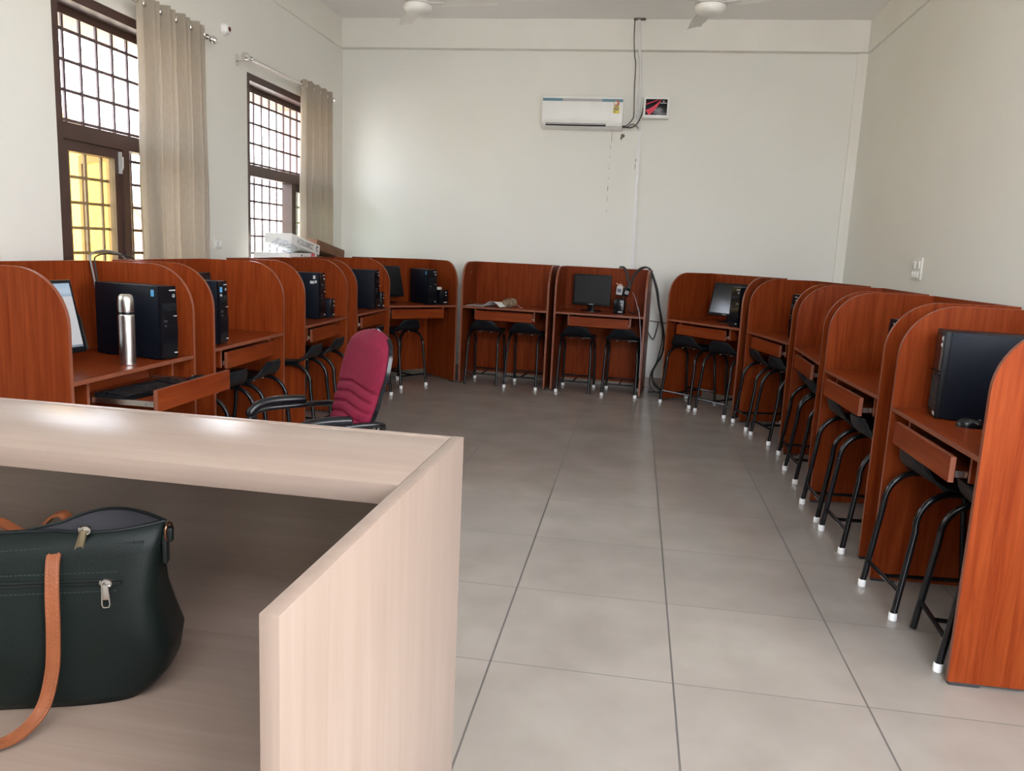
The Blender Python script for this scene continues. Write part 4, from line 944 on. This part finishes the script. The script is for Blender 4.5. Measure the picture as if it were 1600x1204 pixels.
# rows: z, right end x, front y, back y, left end x
ROWS = [(0, .050, .008, .122, XLFT+.03), (.012, .066, .0, .132, XLFT+.01), (.035, .086, -.003, .140, XLFT), (.07, .092, -.006, .140, XLFT-.002), (.105, .083, -.005, .128, XLFT+.004), (.14, .077, -.001, .112, XLFT+.008), (.175, .077, .006, .094, XLFT+.006), (.203, .079, .014, .080, XLFT+.004), (.220, .081, .020, .070, XLFT+.002)]
NP = 96
def ring(i, x1, y0, y1, x0, z, opening):
    out = []
    for k in range(NP):
        a = 2*math.pi*k/NP
        c, s = math.cos(a), math.sin(a)
        e = .42 if not opening else .5
        px = math.copysign(abs(c)**e, c); py = math.copysign(abs(s)**e, s)
        x = (x0+x1)/2+(x1-x0)/2*px; y = (y0+y1)/2+(y1-y0)/2*py
        q = Vector((x, y, z))
        t = (x-x0)/(x1-x0)
        if opening:      # zipped shut on the left, gaping on the right
            gap = .62*(y1-y0)/2*(math.sin(math.pi*min(1, max(0, (t-.60)/.40)))**.7 if t > .6 else 0)+.0012
            ym = .046; q.y = ym+(gap if py > 0 else -gap)*min(1, abs(py)*1.0)
            q.z += .026*(t-.5)+(.018*math.sin(math.pi*min(1, max(0, (t-.58)/.42))) if py > 0 and t > .58 else 0)-(.004*math.sin(math.pi*min(1, max(0, (t-.6)/.4))) if py <= 0 else 0)
        else:
            q.y += .0025*math.sin(14*x+22*z)*(1 if py < 0 else .4)*min(1, z*12)*min(1, (.25-z)*10)
            q.z += .026*(t-.5)*(z/.233)
        out.append(q)
    return out
bm = bmesh.new(); rings = []
allr = [ring(i, r[1], r[2], r[3], r[4], r[0], False) for i, r in enumerate(ROWS)]+[ring(0, .083, .022, .070, XLFT, .233, True)]
for r_ in allr: rings.append([bm.verts.new(q) for q in r_])
for a, b in zip(rings, rings[1:]):
    for k_ in range(NP): bm.faces.new((a[k_], a[(k_+1) % NP], b[(k_+1) % NP], b[k_]))
bm.faces.new(rings[0][::-1])
# soft dent near the lower right corner
for v in bm.verts:
    d2 = ((v.co.x-.03)/.05)**2+((v.co.z-.035)/.03)**2
    if v.co.y < .06: v.co.y += .014*math.exp(-d2)
obj('bag_body', bm, M_green, hb, ang=70)
bm = bmesh.new(); top = allr[-1]
inner = [Vector((q.x*.995, .046+(q.y-.046)*.96, q.z-.0005)) for q in top]; low = [Vector((q.x*.95-.004, .046+(q.y-.046)*.25, q.z-.045)) for q in top]
A = [bm.verts.new(q) for q in inner]; B = [bm.verts.new(q) for q in low]
for k_ in range(NP): bm.faces.new((A[k_], A[(k_+1) % NP], B[(k_+1) % NP], B[k_]))
bm.faces.new(B); obj('lining', bm, M_lining, hb, ang=70)
bm = bmesh.new(); tube(bm, [q+Vector((0, 0, .001)) for q in top], .0022, 6, closed=True); obj('rim_binding', bm, M_greenedge, hb)
def front_y(x, z):      # front face depth at height z
    for a, b in zip(ROWS, ROWS[1:]):
        if a[0] <= z <= b[0]:
            s = (z-a[0])/(b[0]-a[0]); return a[2]+(b[2]-a[2])*s+.0025*math.sin(14*x+22*z)*min(1, z*12)*min(1, (.25-z)*10)
    return .02
bm = bmesh.new()
for z0_, x0_, x1_, zz in ((.243, XLFT+.02, .06, .218), (.188, -.27, .030, .187), (.164, -.27, .030, .163)):
    x = x0_
    while x < x1_:
        z = zz+(.024 if zz > .2 else .010)*((x-XLFT)/.36-.5)
        box(bm, x, x+.0035, front_y(x, z)-.0016, front_y(x, z)+.001, z-.0005, z+.0005); x += .0055
s_ = obj('stitching', bm, M_stitch, hb, smooth=False); s_['kind'] = 'stuff'
bm = bmesh.new(); pts = [Vector((x, front_y(x, .176)-.0018, .176+.010*((x-XLFT)/.36-.5))) for x in [XLFT+.02+.30*k_/40 for k_ in range(40)]]
tube(bm, [q+Vector((0, 0, .0016)) for q in pts], .0016, 6); tube(bm, [q-Vector((0, 0, .0022)) for q in pts], .0016, 6); obj('pocket_zip', bm, M_greenedge, hb)
def pull(px, py, pz, L, m, tilt, wide):
    bm = bmesh.new(); M = Matrix.Translation((px, py, pz))
    bbox_(bm, -.008, .008, -.004, .003, -.003, .005, .002, M=M); tube(bm, [M @ Vector((.002+.006*math.cos(a), -.005, .001+.005*math.sin(a))) for a in [2*math.pi*k_/12 for k_ in range(12)]], .0017, 6, closed=True)
    o = obj('zip_slider', bm, M_chrome, hb)
    Mp = M @ Matrix.Rotation(R(tilt), 4, 'Y') @ Matrix.Rotation(R(-4), 4, 'X')
    bm = bmesh.new(); w = wide
    L0 = L; loop = [(-w*.7, 0), (w*.7, 0), (w, -L+.004), (w*.7, -L), (-w*.7, -L), (-w, -L+.004)]
    tube(bm, [Mp @ Vector((a, -.006, c)) for a, c in loop], .0014, 6, closed=True); bbox_(bm, -w*.8, w*.8, -.0066, -.0052, -L*.68, -.001, .0004, M=Mp)
    obj('zip_pull', bm, m, o)
pull(.019, front_y(.019, .178)-.003, .178, .031, M_chrome, -3, .0048)
pull(-.012, .026, .242, .036, mat('aged brass', (.30, .25, .16), .35, .9), 14, .0048)
def ribbon(path, w, th, wdir):
    bm = bmesh.new(); pts = smoothpts(path, 8); wd = Vector(wdir).normalized()
    V = []
    for i, q in enumerate(pts):
        T = (pts[min(i+1, len(pts)-1)]-pts[max(i-1, 0)]).normalized(); w2 = (wd-T*wd.dot(T)).normalized(); nn = T.cross(w2)
        V.append([bm.verts.new(q+w2*a*w/2+nn*b*th/2) for a, b in ((-1, -1), (-.85, -1.2), (.85, -1.2), (1, -1), (1, 1), (-1, 1))])
    for a, b in zip(V, V[1:]):
        for k_ in range(6): bm.faces.new((a[k_], a[(k_+1) % 6], b[(k_+1) % 6], b[k_]))
    bm.faces.new(V[0]); bm.faces.new(V[-1][::-1]); return bm, pts, wd
path = [(-.046, .012, .214), (-.044, .0, .203), (-.040, -.016, .17), (-.038, -.024, .12), (-.040, -.030, .07), (-.049, -.045, .028), (-.070, -.072, .010), (-.105, -.088, .0075), (-.15, -.083, .010), (-.19, -.06, .03), (-.205, -.035, .08), (-.207, -.018, .14), (-.206, .0, .19), (-.206, .012, .205)]
bm, pts, wd = ribbon(path, .0165, .0035, (1, .0, .0)); s1 = obj('strap', bm, M_tan, hb, ang=50)
bm = bmesh.new()
for off in (-.0055, .0055):
    for i in range(0, len(pts)-1):
        q = pts[i]; T = (pts[i+1]-q).normalized(); w2 = (wd-T*wd.dot(T)).normalized(); nn = T.cross(w2)
        for sg in (1, -1): box(bm, -.0006, .0006, -.0004, .0004, -.0014, .0014, M=Matrix.Translation(q+w2*off+nn*sg*.0021) @ T.to_track_quat('Z', 'Y').to_matrix().to_4x4())
x_ = obj('strap_stitching', bm, M_tanstitch, s1, smooth=False); x_['kind'] = 'stuff'
path = [(-.050, .076, .205), (-.051, .080, .228), (-.060, .087, .243), (-.074, .090, .240), (-.088, .094, .226), (-.105, .10, .210), (-.125, .10, .214), (-.150, .098, .230), (-.180, .09, .232), (-.20, .085, .220), (-.205, .080, .20)]
bm, pts, wd = ribbon(path, .0165, .0035, (.25, 1, .1)); obj('strap', bm, M_tan, hb, ang=50)
bm = bmesh.new(); tube(bm, [(.088+.0035*math.cos(a)*.6, .044+.010*math.cos(a), .232+.0125*math.sin(a)) for a in [2*math.pi*k_/20 for k_ in range(20)]], .0019, 8, closed=True); obj('side_ring', bm, M_copper, hb)
bm = bmesh.new(); bbox_(bm, .080, .0865, .036, .052, .188, .230, .002); bbox_(bm, .080, .0935, .038, .050, .218, .239, .003); obj('ring_tab', bm, M_greenedge, hb)

# ------------------------------------------------------------------ light
w = bpy.data.worlds.new('sky'); sc.world = w; w.use_nodes = True
nt = w.node_tree; bg = nt.nodes['Background']
sk = nt.nodes.new('ShaderNodeTexSky'); sk.sky_type = 'NISHITA'; sk.sun_disc = False; sk.sun_elevation = R(52); sk.sun_rotation = R(120); sk.air_density = 1.0; sk.dust_density = 2.5; sk.ozone_density = 1.0
mixn = nt.nodes.new('ShaderNodeMix'); mixn.data_type = 'RGBA'; mixn.inputs['Factor'].default_value = .55
lk(nt, sk.outputs[0], mixn.inputs['A']); mixn.inputs['B'].default_value = (9.0, 9.2, 9.6, 1)
lk(nt, mixn.outputs['Result'], bg.inputs['Color']); bg.inputs['Strength'].default_value = .40
def portal(y0, y1, z0, z1, x, rx):
    l = bpy.data.lights.new('window_portal', 'AREA'); l.shape = 'RECTANGLE'; l.size = z1-z0; l.size_y = y1-y0; l.cycles.is_portal = True
    o = bpy.data.objects.new('window_portal', l); COL.objects.link(o); o.location = (x, (y0+y1)/2, (z0+z1)/2); o.rotation_euler = (0, R(rx), 0)
for a, b in WIN: portal(a, b, ZS, ZT, XO-.01, -90)
sun = bpy.data.lights.new('sun', 'SUN'); sun.energy = 2.2; sun.angle = R(1); sun.color = (1, .96, .90)
so = bpy.data.objects.new('sun', sun); COL.objects.link(so)
so.rotation_euler = Vector((-.62, -.12, -.85)).to_track_quat('-Z', 'Y').to_euler()

for a, b in RW: portal(a, b, .95 if a < 2 else RZ0, RZ1, XR+.24, 90)
l = bpy.data.lights.new('added_clerestory_portal', 'AREA'); l.shape = 'RECTANGLE'; l.size = FB-FA; l.size_y = FZ1-FZ0; l.cycles.is_portal = True
o = bpy.data.objects.new('added_clerestory_portal', l); COL.objects.link(o); o.location = ((FA+FB)/2, YF-.21, (FZ0+FZ1)/2); o.rotation_euler = (R(90), 0, 0)
l = bpy.data.lights.new('unseen_door_portal', 'AREA'); l.shape = 'RECTANGLE'; l.size = DX1_-DX0_; l.size_y = DZ; l.cycles.is_portal = True
o = bpy.data.objects.new('unseen_door_portal', l); COL.objects.link(o); o.location = ((DX0_+DX1_)/2, YF-.21, DZ/2); o.rotation_euler = (R(90), 0, 0)
# ------------------------------------------------------------------ camera
cam = bpy.data.cameras.new('camera'); co = bpy.data.objects.new('camera', cam); COL.objects.link(co); sc.camera = co
f_px, yaw, pitch, roll, hgt = 1240.6, .1472, -.1711, .0463, 1.3594
cam.sensor_fit = 'HORIZONTAL'; cam.sensor_width = 36; cam.lens = 36*f_px/1600; cam.clip_start = .05; cam.clip_end = 200
fwd = Vector((-math.sin(yaw)*math.cos(pitch), math.cos(yaw)*math.cos(pitch), math.sin(pitch)))
rgt = Vector((math.cos(yaw), math.sin(yaw), 0)); up = rgt.cross(fwd)
r2 = math.cos(roll)*rgt+math.sin(roll)*up; u2 = -math.sin(roll)*rgt+math.cos(roll)*up
co.matrix_world = Matrix(((r2.x, u2.x, -fwd.x, 0), (r2.y, u2.y, -fwd.y, 0), (r2.z, u2.z, -fwd.z, hgt), (0, 0, 0, 1)))

sc.view_settings.view_transform = 'Standard'; sc.view_settings.look = 'None'; sc.view_settings.gamma = 1; sc.view_settings.use_curve_mapping = False
sc.view_settings.exposure = 2.55
sc.cycles.max_bounces = 10; sc.cycles.diffuse_bounces = 6; sc.cycles.transparent_max_bounces = 12; sc.cycles.sample_clamp_indirect = 8
